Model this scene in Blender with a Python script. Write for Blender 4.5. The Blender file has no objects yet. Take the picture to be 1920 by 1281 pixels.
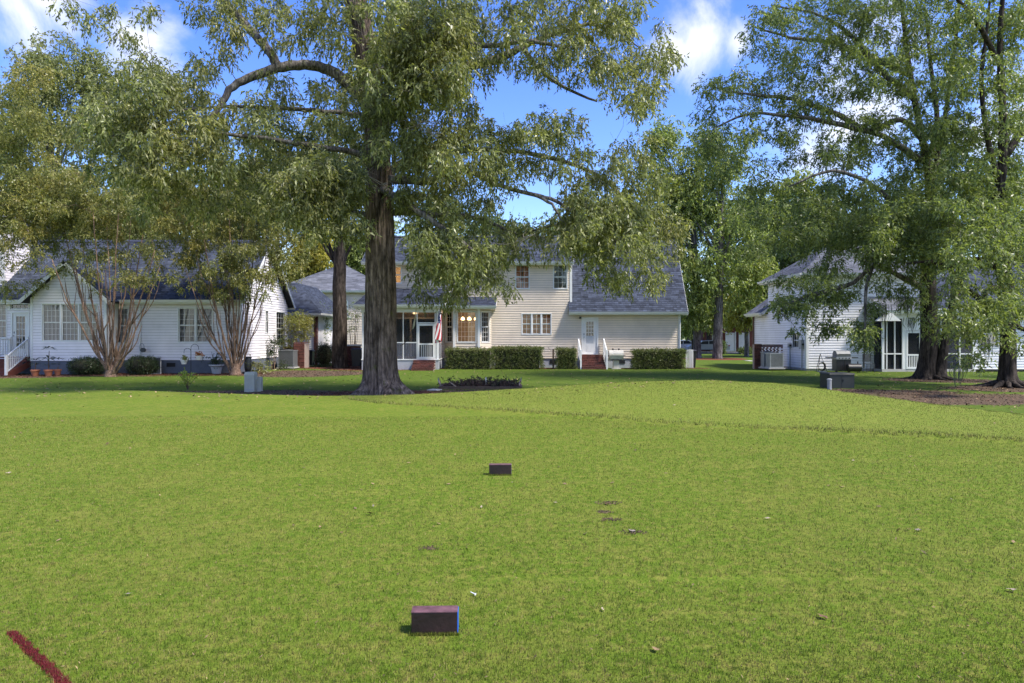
import bpy, math, random
import numpy as np
from mathutils import Vector, noise as mnoise

random.seed(7)
RNG = np.random.default_rng(7)
SC = bpy.context.scene
COL = SC.collection
R = math.radians

# ------------------------------------------------------------------ camera, sky, sun, exposure
EYE = 1.6          # height of the lens above the mown tee
FPX = 1280.0       # focal length in photo pixels (photo is 1920 wide)
cam_d = bpy.data.cameras.new('camera')
cam = bpy.data.objects.new('camera', cam_d)
COL.objects.link(cam)
cam.location = (0, 0, EYE)
cam.rotation_euler = (R(90), 0, 0)
cam_d.sensor_width = 36
cam_d.lens = 36 * FPX / 1920
cam_d.shift_y = -10.5 / 1920
cam_d.clip_start = .05
cam_d.clip_end = 3000
SC.camera = cam

SUN_EL, SUN_AZ = 56, 116      # azimuth clockwise from +Y (straight ahead)
sun_d = bpy.data.lights.new('sun', 'SUN')
sun_d.energy = 2.7
sun_d.angle = R(8)
sun_d.color = (1, .94, .84)
sun = bpy.data.objects.new('sun', sun_d)
COL.objects.link(sun)
sun.rotation_euler = (R(90 - SUN_EL), 0, R(180 - SUN_AZ))

SC.view_settings.view_transform = 'Standard'
SC.view_settings.look = 'None'
SC.view_settings.exposure = 1.5
SC.view_settings.gamma = 1
SC.view_settings.use_curve_mapping = False
SC.render.engine = 'CYCLES'
SC.cycles.max_bounces = 8
SC.cycles.transparent_max_bounces = 16

world = bpy.data.worlds.new('World')
SC.world = world
world.use_nodes = True
def build_world():
    nt = world.node_tree; N = nt.nodes; L = nt.links
    N.clear()
    out = N.new('ShaderNodeOutputWorld'); bg = N.new('ShaderNodeBackground')
    bg.inputs['Strength'].default_value = .15
    sky = N.new('ShaderNodeTexSky'); sky.sky_type = 'NISHITA'; sky.sun_disc = False
    sky.sun_elevation = R(SUN_EL); sky.sun_rotation = R(SUN_AZ)
    sky.air_density = 1.0; sky.dust_density = .4; sky.ozone_density = 2.2
    hs = N.new('ShaderNodeHueSaturation'); hs.inputs['Saturation'].default_value = 1.3; hs.inputs['Value'].default_value = .76; hs.inputs['Hue'].default_value = .522
    L.new(sky.outputs[0], hs.inputs['Color'])
    tc = N.new('ShaderNodeTexCoord')
    def m(op, a, b=None, clamp=False):
        n = N.new('ShaderNodeMath'); n.operation = op; n.use_clamp = clamp
        for i, v in enumerate((a, b)):
            if v is None: continue
            if isinstance(v, (int, float)): n.inputs[i].default_value = v
            else: L.new(v, n.inputs[i])
        return n.outputs[0]
    no = N.new('ShaderNodeTexNoise'); no.inputs['Scale'].default_value = 8
    no.inputs['Detail'].default_value = 8; no.inputs['Roughness'].default_value = .58
    no.inputs['Distortion'].default_value = .3
    L.new(tc.outputs['Generated'], no.inputs['Vector'])
    nz = m('SUBTRACT', no.outputs[0], .5)
    mask = None
    # cumulus round the sky, unseen ones behind enlarged for fill light (direction, angular radius)
    blobs = [((.285, 1, .435), .075), ((.33, 1, .435), .055), ((.235, 1, .42), .045),
             ((-.66, 1, .50), .11), ((-.57, 1, .45), .10), ((-.60, 1, .52), .09), ((.48, 1, .30), .12), ((-.9, 1, .25), .2), ((.62, 1, .3), .2),
             ((1.2, .2, .5), .3), ((-1.2, -.2, .6), .3), ((.2, -1, .5), .5), ((-.6, -1, .9), .4), ((-1, -.8, .5), .4), ((.9, -.8, .8), .3), ((.8, -1, .3), .4), ((-.1, .1, 1), .2)]
    for d, r in blobs:
        v = Vector(d).normalized()
        vm = N.new('ShaderNodeVectorMath'); vm.operation = 'DISTANCE'
        L.new(tc.outputs['Generated'], vm.inputs[0]); vm.inputs[1].default_value = v
        q = m('SUBTRACT', 1.0, m('DIVIDE', vm.outputs['Value'], r * .95))
        mask = q if mask is None else m('MAXIMUM', mask, q)
    sx = N.new('ShaderNodeSeparateXYZ'); L.new(tc.outputs['Generated'], sx.inputs[0])
    low = m('SUBTRACT', .85, m('MULTIPLY', sx.outputs['Z'], 4.2))      # pale bank of cloud low all round
    mask = m('MAXIMUM', mask, low)
    c = m('ADD', mask, m('MULTIPLY', nz, 3.0))
    mr = N.new('ShaderNodeMapRange'); mr.interpolation_type = 'SMOOTHSTEP'
    L.new(c, mr.inputs[0]); mr.inputs[1].default_value = .22; mr.inputs[2].default_value = 1.3
    mx = N.new('ShaderNodeMix'); mx.data_type = 'RGBA'
    L.new(mr.outputs[0], mx.inputs['Factor']); L.new(hs.outputs[0], mx.inputs['A'])
    mx.inputs['B'].default_value = (2.95, 3.0, 3.1, 1)
    L.new(mx.outputs['Result'], bg.inputs['Color']); L.new(bg.outputs[0], out.inputs[0])
build_world()

# ------------------------------------------------------------------ materials
def nodes(name):
    m = bpy.data.materials.new(name); m.use_nodes = True
    nt = m.node_tree; nt.nodes.clear()
    out = nt.nodes.new('ShaderNodeOutputMaterial')
    return m, nt, out
def c4(c): return (c[0], c[1], c[2], 1)
def ramp(nt, fac, stops):
    r = nt.nodes.new('ShaderNodeValToRGB'); e = r.color_ramp.elements
    while len(e) < len(stops): e.new(.5)
    for i, (p, c) in enumerate(stops):
        e[i].position = p; e[i].color = c4(c)
    nt.links.new(fac, r.inputs[0]); return r.outputs[0]
def noise(nt, scale, detail=4, rough=.55, stretch=None, obj=True):
    n = nt.nodes.new('ShaderNodeTexNoise'); n.inputs['Scale'].default_value = scale
    n.inputs['Detail'].default_value = detail; n.inputs['Roughness'].default_value = rough
    g = nt.nodes.new('ShaderNodeNewGeometry') if not obj else nt.nodes.new('ShaderNodeTexCoord')
    v = g.outputs['Position'] if not obj else g.outputs['Object']
    if stretch:
        mp = nt.nodes.new('ShaderNodeMapping'); mp.inputs['Scale'].default_value = stretch
        nt.links.new(v, mp.inputs[0]); v = mp.outputs[0]
    nt.links.new(v, n.inputs['Vector']); return n.outputs[0]
def mixc(nt, fac, a, b, mode='MIX'):
    x = nt.nodes.new('ShaderNodeMix'); x.data_type = 'RGBA'; x.blend_type = mode
    for k, v in (('Factor', fac), ('A', a), ('B', b)):
        if isinstance(v, (int, float)): x.inputs[k].default_value = v
        elif isinstance(v, tuple): x.inputs[k].default_value = c4(v)
        else: nt.links.new(v, x.inputs[k])
    return x.outputs['Result']
def island(nt):
    return nt.nodes.new('ShaderNodeNewGeometry').outputs['Random Per Island']
def shade(c, k): return (c[0] * k, c[1] * k, c[2] * k)
MATS = {}
def mat(name, c, rough=.6, var=.18, scale=6, c2=None, isl=0, bump=0, bscale=40, stretch=None, spec=.4, metal=0, objrand=0):
    if name in MATS: return MATS[name]
    m, nt, out = nodes(name)
    p = nt.nodes.new('ShaderNodeBsdfPrincipled')
    n = noise(nt, scale, 5, .6, stretch)
    col = ramp(nt, n, [(.3, shade(c, 1 - var)), (.7, c2 if c2 else shade(c, 1 + var))])
    if isl:
        col = mixc(nt, 1.0, col, ramp(nt, island(nt), [(0, (1 - isl,) * 3), (1, (1 + isl * .6,) * 3)]), 'MULTIPLY')
    if objrand:
        oi = nt.nodes.new('ShaderNodeObjectInfo')
        col = mixc(nt, 1.0, col, ramp(nt, oi.outputs['Random'], [(0, (1 - objrand,) * 3), (1, (1,) * 3)]), 'MULTIPLY')
    nt.links.new(col, p.inputs['Base Color'])
    p.inputs['Roughness'].default_value = rough; p.inputs['Metallic'].default_value = metal
    p.inputs['Specular IOR Level'].default_value = spec
    if bump:
        b = nt.nodes.new('ShaderNodeBump'); b.inputs['Strength'].default_value = bump; b.inputs['Distance'].default_value = .01
        nt.links.new(noise(nt, bscale, 4, .6, stretch), b.inputs['Height']); nt.links.new(b.outputs[0], p.inputs['Normal'])
    nt.links.new(p.outputs[0], out.inputs[0]); MATS[name] = m
    return m
def leafmat(name, dark, light, yellow, ymix=.25, trans=.32, rough=.38, nscale=.35):
    m, nt, out = nodes(name)
    p = nt.nodes.new('ShaderNodeBsdfPrincipled'); t = nt.nodes.new('ShaderNodeBsdfTranslucent')
    isl = island(nt)
    col = ramp(nt, isl, [(0, dark), (.75, light), (1, shade(light, 1.3))])
    n1 = noise(nt, nscale, 3, .6)
    f = nt.nodes.new('ShaderNodeMapRange'); nt.links.new(n1, f.inputs[0])
    f.inputs[1].default_value = .42; f.inputs[2].default_value = .68; f.inputs[4].default_value = ymix * 1.5
    wn = nt.nodes.new('ShaderNodeMath'); wn.operation = 'MULTIPLY'
    nt.links.new(f.outputs[0], wn.inputs[0]); nt.links.new(isl, wn.inputs[1])
    col = mixc(nt, wn.outputs[0], col, yellow)
    nt.links.new(col, p.inputs['Base Color'])
    p.inputs['Roughness'].default_value = rough; p.inputs['Specular IOR Level'].default_value = .35
    tcol = mixc(nt, 1.0, col, (1.5, 1.6, .7), 'MULTIPLY')
    nt.links.new(tcol, t.inputs[0])
    mx = nt.nodes.new('ShaderNodeMixShader'); mx.inputs[0].default_value = trans
    nt.links.new(p.outputs[0], mx.inputs[1]); nt.links.new(t.outputs[0], mx.inputs[2])
    nt.links.new(mx.outputs[0], out.inputs[0]); MATS[name] = m
    return m
def barkmat(name, dark, light, moss=None, scale=1.0):
    m, nt, out = nodes(name)
    p = nt.nodes.new('ShaderNodeBsdfPrincipled')
    n = noise(nt, 11 * scale, 7, .7, (1, 1, .10))
    col = ramp(nt, n, [(.38, dark), (.5, shade(light, .62)), (.6, light), (.72, shade(light, 1.9))])
    plate = noise(nt, 9 * scale, 5, .7, (1, 1, .38))
    col = mixc(nt, 1.0, col, ramp(nt, plate, [(.36, (.45,) * 3), (.5, (1,) * 3), (.66, (1.35,) * 3)]), 'MULTIPLY')
    n2 = noise(nt, 1.3, 4, .6)
    col = mixc(nt, 1.0, col, ramp(nt, n2, [(.3, (.7,) * 3), (.7, (1.25,) * 3)]), 'MULTIPLY')
    if moss:
        n3 = noise(nt, 2.2, 5, .7)
        f = ramp(nt, n3, [(.6, (0,) * 3), (.7, (.8,) * 3)])
        col = mixc(nt, f, col, moss)
    nt.links.new(col, p.inputs['Base Color']); p.inputs['Roughness'].default_value = .9
    p.inputs['Specular IOR Level'].default_value = .15
    b = nt.nodes.new('ShaderNodeBump'); b.inputs['Strength'].default_value = .9; b.inputs['Distance'].default_value = .03
    nt.links.new(noise(nt, 16 * scale, 5, .65, (1, 1, .13)), b.inputs['Height']); nt.links.new(b.outputs[0], p.inputs['Normal'])
    nt.links.new(p.outputs[0], out.inputs[0]); MATS[name] = m
    return m
def glassmat(name, tint=(.5, .55, .6), refl=.16, rough=.03):
    m, nt, out = nodes(name)
    t = nt.nodes.new('ShaderNodeBsdfTransparent'); t.inputs[0].default_value = c4(tint)
    g = nt.nodes.new('ShaderNodeBsdfGlossy'); g.inputs['Roughness'].default_value = rough
    lw = nt.nodes.new('ShaderNodeFresnel'); lw.inputs[0].default_value = 1.5
    ad = nt.nodes.new('ShaderNodeMath'); ad.operation = 'ADD'; ad.use_clamp = True; ad.inputs[1].default_value = refl - .04
    nt.links.new(lw.outputs[0], ad.inputs[0])
    mx = nt.nodes.new('ShaderNodeMixShader'); nt.links.new(ad.outputs[0], mx.inputs[0])
    nt.links.new(t.outputs[0], mx.inputs[1]); nt.links.new(g.outputs[0], mx.inputs[2])
    nt.links.new(mx.outputs[0], out.inputs[0]); MATS[name] = m
    return m
def screenmat(name, c=(.03, .032, .036), open_=.38):
    m, nt, out = nodes(name)
    t = nt.nodes.new('ShaderNodeBsdfTransparent')
    d = nt.nodes.new('ShaderNodeBsdfDiffuse'); d.inputs[0].default_value = c4(c)
    mx = nt.nodes.new('ShaderNodeMixShader'); mx.inputs[0].default_value = 1 - open_
    nt.links.new(t.outputs[0], mx.inputs[1]); nt.links.new(d.outputs[0], mx.inputs[2])
    nt.links.new(mx.outputs[0], out.inputs[0]); MATS[name] = m
    return m
def glow(name, c, s):
    m, nt, out = nodes(name)
    e = nt.nodes.new('ShaderNodeEmission'); e.inputs[0].default_value = c4(c); e.inputs[1].default_value = s
    nt.links.new(e.outputs[0], out.inputs[0]); MATS[name] = m
    return m

WHITE = mat('white_trim', (.72, .72, .71), .45, .05, 3)
SID_W = mat('white_vinyl', (.80, .76, .775), .5, .09, 1.1, objrand=.05)
SID_R = mat('bright_vinyl', (.80, .785, .81), .5, .09, 1.1, objrand=.05)
SID_C = mat('cream_vinyl', (.70, .60, .485), .5, .09, 1.1, objrand=.06)
BACK = mat('sheathing', (.3, .28, .26), .8)
ROOM = mat('room_paint', (.30, .26, .21), .8)
FOUND_B = mat('slate_blue_block', (.11, .125, .16), .8, .12, 4, bump=.3)
FOUND_G = mat('pale_block', (.36, .38, .42), .85, .12, 4, bump=.3)
SHING_B = mat('blue_shingle', (.055, .066, .095), .85, .25, 1.6, isl=.5, bump=.4, bscale=60, spec=.2)
SHING_D = mat('navy_shingle', (.042, .05, .078), .85, .25, 1.6, isl=.45, bump=.4, bscale=60, spec=.2)
SHING_G = mat('grey_shingle', (.14, .148, .175), .85, .2, 1.6, isl=.35, bump=.4, bscale=60, spec=.2)
DECK = mat('roof_felt', (.03, .03, .04), .9)
BRICK = mat('red_brick', (.12, .04, .03), .85, .3, 9, isl=.5, bump=.3)
MORTAR = mat('mortar', (.30, .24, .21), .9)
GLASS = glassmat('window_glass', (.6, .62, .65), .09)
GLASS_L = glassmat('clear_glass', (.9, .9, .9), .045)
SCREEN = screenmat('insect_screen')
SCREEN_B = screenmat('kick_screen', (.10, .11, .14), .42)
BLIND = mat('blind_slat', (.5, .5, .5), .6, .05)
CURT = mat('rust_curtain', (.62, .24, .09), .8, .25, 5, stretch=(6, 6, .3))
CURTG = mat('grey_curtain', (.28, .28, .27), .8, .2, 5, stretch=(6, 6, .3))
BLACK = mat('black_plastic', (.015, .015, .017), .45)
DGREY = mat('dark_grey_metal', (.06, .065, .07), .5)
ACG = mat('ac_metal', (.15, .155, .165), .5, .1)
GALV = mat('galvanised', (.33, .34, .36), .45, .12, metal=.3)
TERRA = mat('terracotta', (.32, .12, .06), .8, .15)
REDWOOD = mat('red_stained_wood', (.16, .05, .035), .7, .25, 5, stretch=(1, 6, 6))
BROWNWD = mat('weathered_wood', (.10, .07, .05), .85, .3, 6)
CONC = mat('concrete', (.42, .40, .38), .9, .12, 3)
STRAW = mat('pine_straw', (.13, .045, .025), .95, .4, 14, isl=.5)
HEDGE = leafmat('hedge_leaf', (.035, .055, .012), (.15, .185, .05), (.16, .10, .04), .35, .2, nscale=2)
BUSHL = leafmat('bush_leaf', (.012, .022, .009), (.05, .08, .03), (.08, .09, .03), .2, .2, nscale=2)
OAKL = leafmat('oak_leaf', (.075, .09, .034), (.27, .29, .12), (.30, .23, .06), .32, .38, nscale=.35)
OAKR = leafmat('water_oak_leaf', (.058, .084, .03), (.235, .275, .10), (.24, .28, .07), .5, .38, nscale=.3)
YELL = leafmat('autumn_leaf', (.11, .125, .035), (.28, .29, .095), (.42, .31, .07), .55, .35, nscale=.4)
MYRL = leafmat('myrtle_leaf', (.10, .115, .035), (.27, .28, .10), (.32, .24, .06), .6, .35, nscale=.5)
FARL = leafmat('far_leaf', (.08, .11, .03), (.29, .35, .11), (.34, .34, .09), .6, .35, nscale=.14)
FARY = leafmat('far_yellow_leaf', (.20, .19, .03), (.40, .38, .09), (.5, .40, .08), .8, .35, nscale=.2)
FARD = leafmat('far_dark_leaf', (.04, .065, .024), (.17, .22, .08), (.12, .13, .04), .4, .25, nscale=.14)
LIME = leafmat('lime_leaf', (.16, .22, .03), (.36, .42, .08), (.5, .45, .06), .6, .35, nscale=2)
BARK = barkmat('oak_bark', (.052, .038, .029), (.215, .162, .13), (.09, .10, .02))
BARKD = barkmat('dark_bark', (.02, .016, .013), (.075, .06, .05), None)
BARKG = barkmat('grey_bark', (.06, .055, .055), (.21, .19, .185), None)
BARKM = barkmat('myrtle_bark', (.13, .08, .052), (.31, .205, .145), None, 2)
LIMB = barkmat('limb_bark', (.045, .038, .034), (.22, .20, .18), None, 1.5)
MOSS = mat('grey_moss', (.17, .18, .13), .9, .3, 9, isl=.4)

# ------------------------------------------------------------------ mesh helpers
def P(px, py, Y): return ((px - 960) / FPX * Y, Y, EYE - (py - 630) / FPX * Y)
def X(px, Y): return (px - 960) / FPX * Y
def Z(py, Y): return EYE - (py - 630) / FPX * Y
class Frame:
    """wall frame: s runs along the wall, d outwards, z up"""
    def __init__(s, ox, oy, ux=1, uy=0):
        l = math.hypot(ux, uy); s.o = (ox, oy); s.u = (ux / l, uy / l); s.n = (uy / l, -ux / l)
    def pt(s, a, d, z): return (s.o[0] + s.u[0] * a + s.n[0] * d, s.o[1] + s.u[1] * a + s.n[1] * d, z)
class MB:
    def __init__(s): s.v = []; s.f = []; s.m = []
    def add(s, vs, fs, mi=0):
        b = len(s.v); s.v += [tuple(v) for v in vs]; s.f += [tuple(i + b for i in f) for f in fs]; s.m += [mi] * len(fs); return s
    def hexa(s, p, mi=0):
        return s.add(p, [(0, 3, 2, 1), (4, 5, 6, 7), (0, 1, 5, 4), (1, 2, 6, 5), (2, 3, 7, 6), (3, 0, 4, 7)], mi)
    def box(s, x0, x1, y0, y1, z0, z1, mi=0):
        return s.hexa([(x0, y0, z0), (x1, y0, z0), (x1, y1, z0), (x0, y1, z0), (x0, y0, z1), (x1, y0, z1), (x1, y1, z1), (x0, y1, z1)], mi)
    def fb(s, F, s0, s1, d0, d1, z0, z1, mi=0):
        q = [F.pt(a, d, z) for z in (z0, z1) for a, d in ((s0, d1), (s1, d1), (s1, d0), (s0, d0))]
        return s.hexa(q, mi)
    def prism(s, pts, off, mi=0):
        n = len(pts); o = Vector(off)
        vs = [Vector(p) for p in pts] + [Vector(p) + o for p in pts]
        return s.add(vs, [tuple(range(n))[::-1], tuple(range(n, 2 * n))] + [(i, (i + 1) % n, n + (i + 1) % n, n + i) for i in range(n)], mi)
    def beam(s, a, b, w, h=None, up=(0, 0, 1), mi=0):
        a, b = Vector(a), Vector(b); h = h or w; d = (b - a).normalized(); u = Vector(up)
        if abs(d.dot(u)) > .98: u = Vector((0, 1, 0))
        r = d.cross(u).normalized(); u = r.cross(d)
        q = [p + r * i * w / 2 + u * j * h / 2 for p in (a, b) for i, j in ((-1, -1), (1, -1), (1, 1), (-1, 1))]
        return s.hexa(q, mi)
    def tube(s, pts, rad, n=6, cap=True, mi=0, rfun=None):
        pts = [Vector(p) for p in pts]
        if isinstance(rad, (int, float)): rad = [rad] * len(pts)
        b = len(s.v); prev = None
        for i, p in enumerate(pts):
            d = (pts[min(i + 1, len(pts) - 1)] - pts[max(i - 1, 0)])
            d = d.normalized() if d.length > 1e-9 else Vector((0, 0, 1))
            if prev is None:
                prev = d.cross(Vector((1, 0, 0)) if abs(d.x) < .9 else Vector((0, 1, 0))).normalized()
            prev = (prev - d * prev.dot(d)).normalized(); q = d.cross(prev)
            for k in range(n):
                a = 2 * math.pi * k / n
                r = rad[i] * (rfun(i, a, p) if rfun else 1)
                s.v.append(tuple(p + (prev * math.cos(a) + q * math.sin(a)) * r))
        for i in range(len(pts) - 1):
            for k in range(n):
                a, c = b + i * n + k, b + i * n + (k + 1) % n
                s.f.append((a, c, c + n, a + n)); s.m.append(mi)
        if cap:
            s.f.append(tuple(range(b, b + n))[::-1]); s.m.append(mi)
            e = b + (len(pts) - 1) * n; s.f.append(tuple(range(e, e + n))); s.m.append(mi)
        return s
    def lathe(s, x, y, prof, n=16, mi=0):
        return s.tube([(x, y, z) for r, z in prof], [r for r, z in prof], n, True, mi)
def mesh(mb, mats, off=(0, 0, 0), smooth=False, name='mesh'):
    me = bpy.data.meshes.new(name)
    vs = np.array(mb.v, dtype=float).reshape(-1, 3) - np.array(off)
    me.from_pydata(vs.tolist(), [], mb.f)
    for m in (mats if isinstance(mats, (list, tuple)) else [mats]): me.materials.append(m)
    if isinstance(mats, (list, tuple)) and len(mats) > 1: me.polygons.foreach_set('material_index', mb.m)
    if smooth: me.polygons.foreach_set('use_smooth', [True] * len(me.polygons))
    me.update(); return me
def npmesh(verts, k, mat_, off, name='leaves', smooth=False):
    """verts (N*k,3): N faces of k own vertices"""
    me = bpy.data.meshes.new(name); n = len(verts) // k
    me.vertices.add(n * k); me.vertices.foreach_set('co', (verts - np.array(off)).astype(np.float32).ravel())
    me.loops.add(n * k); me.loops.foreach_set('vertex_index', np.arange(n * k, dtype=np.int32))
    me.polygons.add(n); me.polygons.foreach_set('loop_start', np.arange(0, n * k, k, dtype=np.int32))
    me.polygons.foreach_set('loop_total', np.full(n, k, dtype=np.int32))
    me.materials.append(mat_); me.update(calc_edges=True); return me
def tag(o, label=None, cat=None, group=None, kind=None):
    if label: o['label'] = label
    if cat: o['category'] = cat
    if group: o['group'] = group
    if kind: o['kind'] = kind
    return o
class Thing:
    def __init__(s, name, loc, label=None, cat=None, group=None, kind=None):
        s.o = bpy.data.objects.new(name, None); COL.objects.link(s.o); s.o.location = loc; s.loc = tuple(loc)
        s.o.empty_display_size = .2; tag(s.o, label, cat, group, kind)
    def part(s, name, mb, mats, parent=None, label=None, kind=None, smooth=False):
        me = mb if isinstance(mb, bpy.types.Mesh) else mesh(mb, mats, s.loc, smooth, name)
        o = bpy.data.objects.new(name, me); COL.objects.link(o); o.parent = parent or s.o
        return tag(o, label, kind=kind)
def solo(name, mb, mats, loc, label, cat=None, group=None, kind=None, smooth=False):
    me = mb if isinstance(mb, bpy.types.Mesh) else mesh(mb, mats, loc, smooth, name)
    o = bpy.data.objects.new(name, me); COL.objects.link(o); o.location = loc
    return tag(o, label, cat, group, kind)
def copy_tree(o, parent=None, label=None, loc=None, rz=None):
    kids = list(o.children)
    c = o.copy(); COL.objects.link(c)
    if parent: c.parent = parent
    if label: c['label'] = label
    if loc: c.location = loc
    if rz is not None: c.rotation_euler = (0, 0, rz)
    for k in kids: copy_tree(k, c)
    return c

# ------------------------------------------------------------------ terrain
_u  = [-900, 0, 300, 600, 700, 770, 900, 1000, 1100, 1200, 1330, 1450, 1540, 1640, 1750, 1830, 1920, 2400]
_py = [724, 728, 735, 744, 744, 742, 735.5, 730, 724, 719, 716, 721, 732, 746, 761, 770.5, 781, 800]
_yr = [23, 20.9, 19.5, 18.0, 18.0, 18.2, 18.6, 18.8, 18.8, 18.6, 18.2, 17.6, 17.0, 16.2, 15.2, 14.4, 13.6, 12.5]
_zr = [EYE - (p - 630) / FPX * y for p, y in zip(_py, _yr)]
_ub = [-900, 600, 700, 1000, 1300, 1600, 1920, 2400]
_yb = [23, 18.0, 16.1, 13.8, 12.05, 11.07, 10.09, 9.2]
LOW = -.3
def sm(t): t = np.clip(t, 0, 1); return t * t * (3 - 2 * t)
def terrain(x, y):
    x = np.asarray(x, float); y = np.asarray(y, float)
    u = np.clip(x / np.maximum(y, 3.) * FPX + 960, -900, 2400)
    yb = np.interp(u, _ub, _yb); yr = np.interp(u, _u, _yr); zr = np.interp(u, _u, _zr)
    yb = np.minimum(yb, yr - .01)
    t = (y - yb) / np.maximum(yr - yb, .3)
    rise = zr * np.sin(np.clip(t, 0, 1) * math.pi / 2) ** 1.2
    z = np.where(y < yb, 0, rise)
    z = np.where((y >= yb) & (u > 640), z + .045 * sm((y - yb) / .10) * (1 - sm((y - yr) / 3)) * np.clip((u - 640) / 200, 0, 1), z)
    z = np.where(y > yr, zr + (LOW - zr) * sm((y - yr) / 3.2) , z)
    w = .008 * np.sin(x * .9 + 1.3 * np.sin(y * .6)) + .006 * np.sin(y * 1.7 + x * .4)
    return z + w * (y < 60) * (y > 4.5)
def on_mound(x, y):
    u = x / np.maximum(y, 3.) * FPX + 960
    yb = np.interp(u, _ub, _yb); yr = np.interp(u, _u, _yr)
    return (y > yb) & (y < yr + 1.5) & (u > 640)
def tz(x, y): return float(terrain(x, y))

def ell(x, y, cx, cy, rx, ry): return np.clip(1.25 - ((x - cx) / rx) ** 2 - ((y - cy) / ry) ** 2, 0, 1)
def build_ground():
    xs = np.concatenate([[-900, -400, -150, -80, -50, -38], np.arange(-30, 32, .2), [38, 50, 80, 150, 400, 900]])
    ys = np.concatenate([[-60, -20, -5, 0, 2], np.arange(3, 25, .14), np.arange(25, 46, .25), np.arange(46, 100, 3), [120, 200, 500, 1200]])
    gx, gy = np.meshgrid(xs, ys); gz = terrain(gx, gy)
    nx, ny = len(xs), len(ys)
    v = np.stack([gx, gy, gz], -1).reshape(-1, 3)
    i = np.arange((nx - 1) * (ny - 1)); r, c = i // (nx - 1), i % (nx - 1); a = r * nx + c
    f = np.stack([a, a + 1, a + nx + 1, a + nx], -1)
    me = bpy.data.meshes.new('ground'); me.from_pydata(v.tolist(), [], f.tolist())
    x, y = v[:, 0], v[:, 1]
    mulch = np.zeros(len(x)); dirt = np.zeros(len(x))
    for e in MULCH: mulch = np.maximum(mulch, ell(x, y, *e))
    for e in DIRT: dirt = np.maximum(dirt, ell(x, y, *e))
    u = x / np.maximum(y, 3.) * FPX + 960
    low = sm((y - np.interp(u, _u, _yr) - .8) / .6)
    mound = on_mound(x, y).astype(float)
    for nme, arr in (('mulch', mulch), ('dirt', dirt), ('low', low), ('mound', mound)):
        at = me.attributes.new(nme, 'FLOAT', 'POINT'); at.data.foreach_set('value', arr.astype(np.float32))
    me.polygons.foreach_set('use_smooth', [True] * len(me.polygons))
    m, nt, out = nodes('turf')
    p = nt.nodes.new('ShaderNodeBsdfPrincipled')
    def att(n):
        a = nt.nodes.new('ShaderNodeAttribute'); a.attribute_name = n; return a.outputs['Fac']
    def mr(v, a, b, c=0, d=1):
        k = nt.nodes.new('ShaderNodeMapRange'); nt.links.new(v, k.inputs[0])
        for i, q in enumerate((a, b, c, d)): k.inputs[i + 1].default_value = q
        return k.outputs[0]
    def add(a, b, op='ADD'):
        k = nt.nodes.new('ShaderNodeMath'); k.operation = op
        for i, q in enumerate((a, b)):
            if isinstance(q, (int, float)): k.inputs[i].default_value = q
            else: nt.links.new(q, k.inputs[i])
        return k.outputs[0]
    fine = noise(nt, 55, 6, .75, (1, 1, 1)); mid = noise(nt, 3.2, 6, .65); big = noise(nt, .45, 5, .6)
    GA, GB, GC = TURF
    green = ramp(nt, fine, [(.3, shade(GA, .75)), (.5, GA), (.72, GB)])
    blot = noise(nt, 1.1, 6, .7)
    dry = mr(add(add(mid, big), blot), 1.42, 1.85, 0, .6)
    col = mixc(nt, dry, green, GC)
    spk = noise(nt, 11, 6, .8)
    col = mixc(nt, mr(spk, .48, .62, 0, .65), col, GC)
    col = mixc(nt, mr(noise(nt, 16, 5, .8), .50, .64, 0, .75), col, shade(GA, .5))
    col = mixc(nt, mr(big, .4, .62, 0, .45), col, mixc(nt, 1.0, col, (.62, .78, .5), 'MULTIPLY'))
    col = mixc(nt, add(att('mound'), .5, 'MULTIPLY'), col, mixc(nt, mid, (.125, .172, .022), (.225, .245, .05)))
    lowc = mixc(nt, mr(mid, .35, .7), (.066, .115, .013), (.14, .18, .026))  # lower lawn darkened and mound lightened to paint in slope shading
    lowc = mixc(nt, mr(fine, .3, .7), mixc(nt, 1.0, lowc, (.6, .65, .6), 'MULTIPLY'), lowc)
    col = mixc(nt, att('low'), col, lowc)
    dn = mr(add(att('dirt'), add(mid, .9, 'MULTIPLY')), .72, .98)
    col = mixc(nt, dn, col, mixc(nt, noise(nt, 9, 6, .7), (.035, .024, .015), (.16, .115, .075)))
    mn = mr(add(att('mulch'), add(mid, .7, 'MULTIPLY')), .66, .82)
    col = mixc(nt, mn, col, mixc(nt, noise(nt, 30, 6, .8), (.04, .015, .01), (.23, .085, .045)))
    nt.links.new(col, p.inputs['Base Color']); p.inputs['Roughness'].default_value = .95
    p.inputs['Specular IOR Level'].default_value = .1
    b = nt.nodes.new('ShaderNodeBump'); b.inputs['Strength'].default_value = .8; b.inputs['Distance'].default_value = .015
    nt.links.new(fine, b.inputs['Height']); nt.links.new(b.outputs[0], p.inputs['Normal'])
    nt.links.new(p.outputs[0], out.inputs[0])
    me.materials.append(m); me.update()
    o = bpy.data.objects.new('ground', me); COL.objects.link(o)
    tag(o, 'close mown golf tee with raised mound and lower back lawns', kind='structure')
TURF = ((.10, .158, .014), (.205, .265, .028), (.25, .232, .052))
MULCH = [(X(715, 22), 21.8, 2.6, 2.2), (X(640, 41), 41, 2.4, 2.2), (X(700, 38.5), 38.5, 2.6, 1.0), (-23.0, 32.9, 3.6, 1.3), (-17.5, 33.9, 5.5, 1.0), (X(1335, 57), 57, 3.5, 3.0),
         (-14.5, 34, 2.5, 1.5), (-2.5, 39.6, 2.5, .9), (1.5, 39.7, 2.6, .7), (8.0, 39.7, 2.3, .7), (10.7, 40, .9, .7)]
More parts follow.
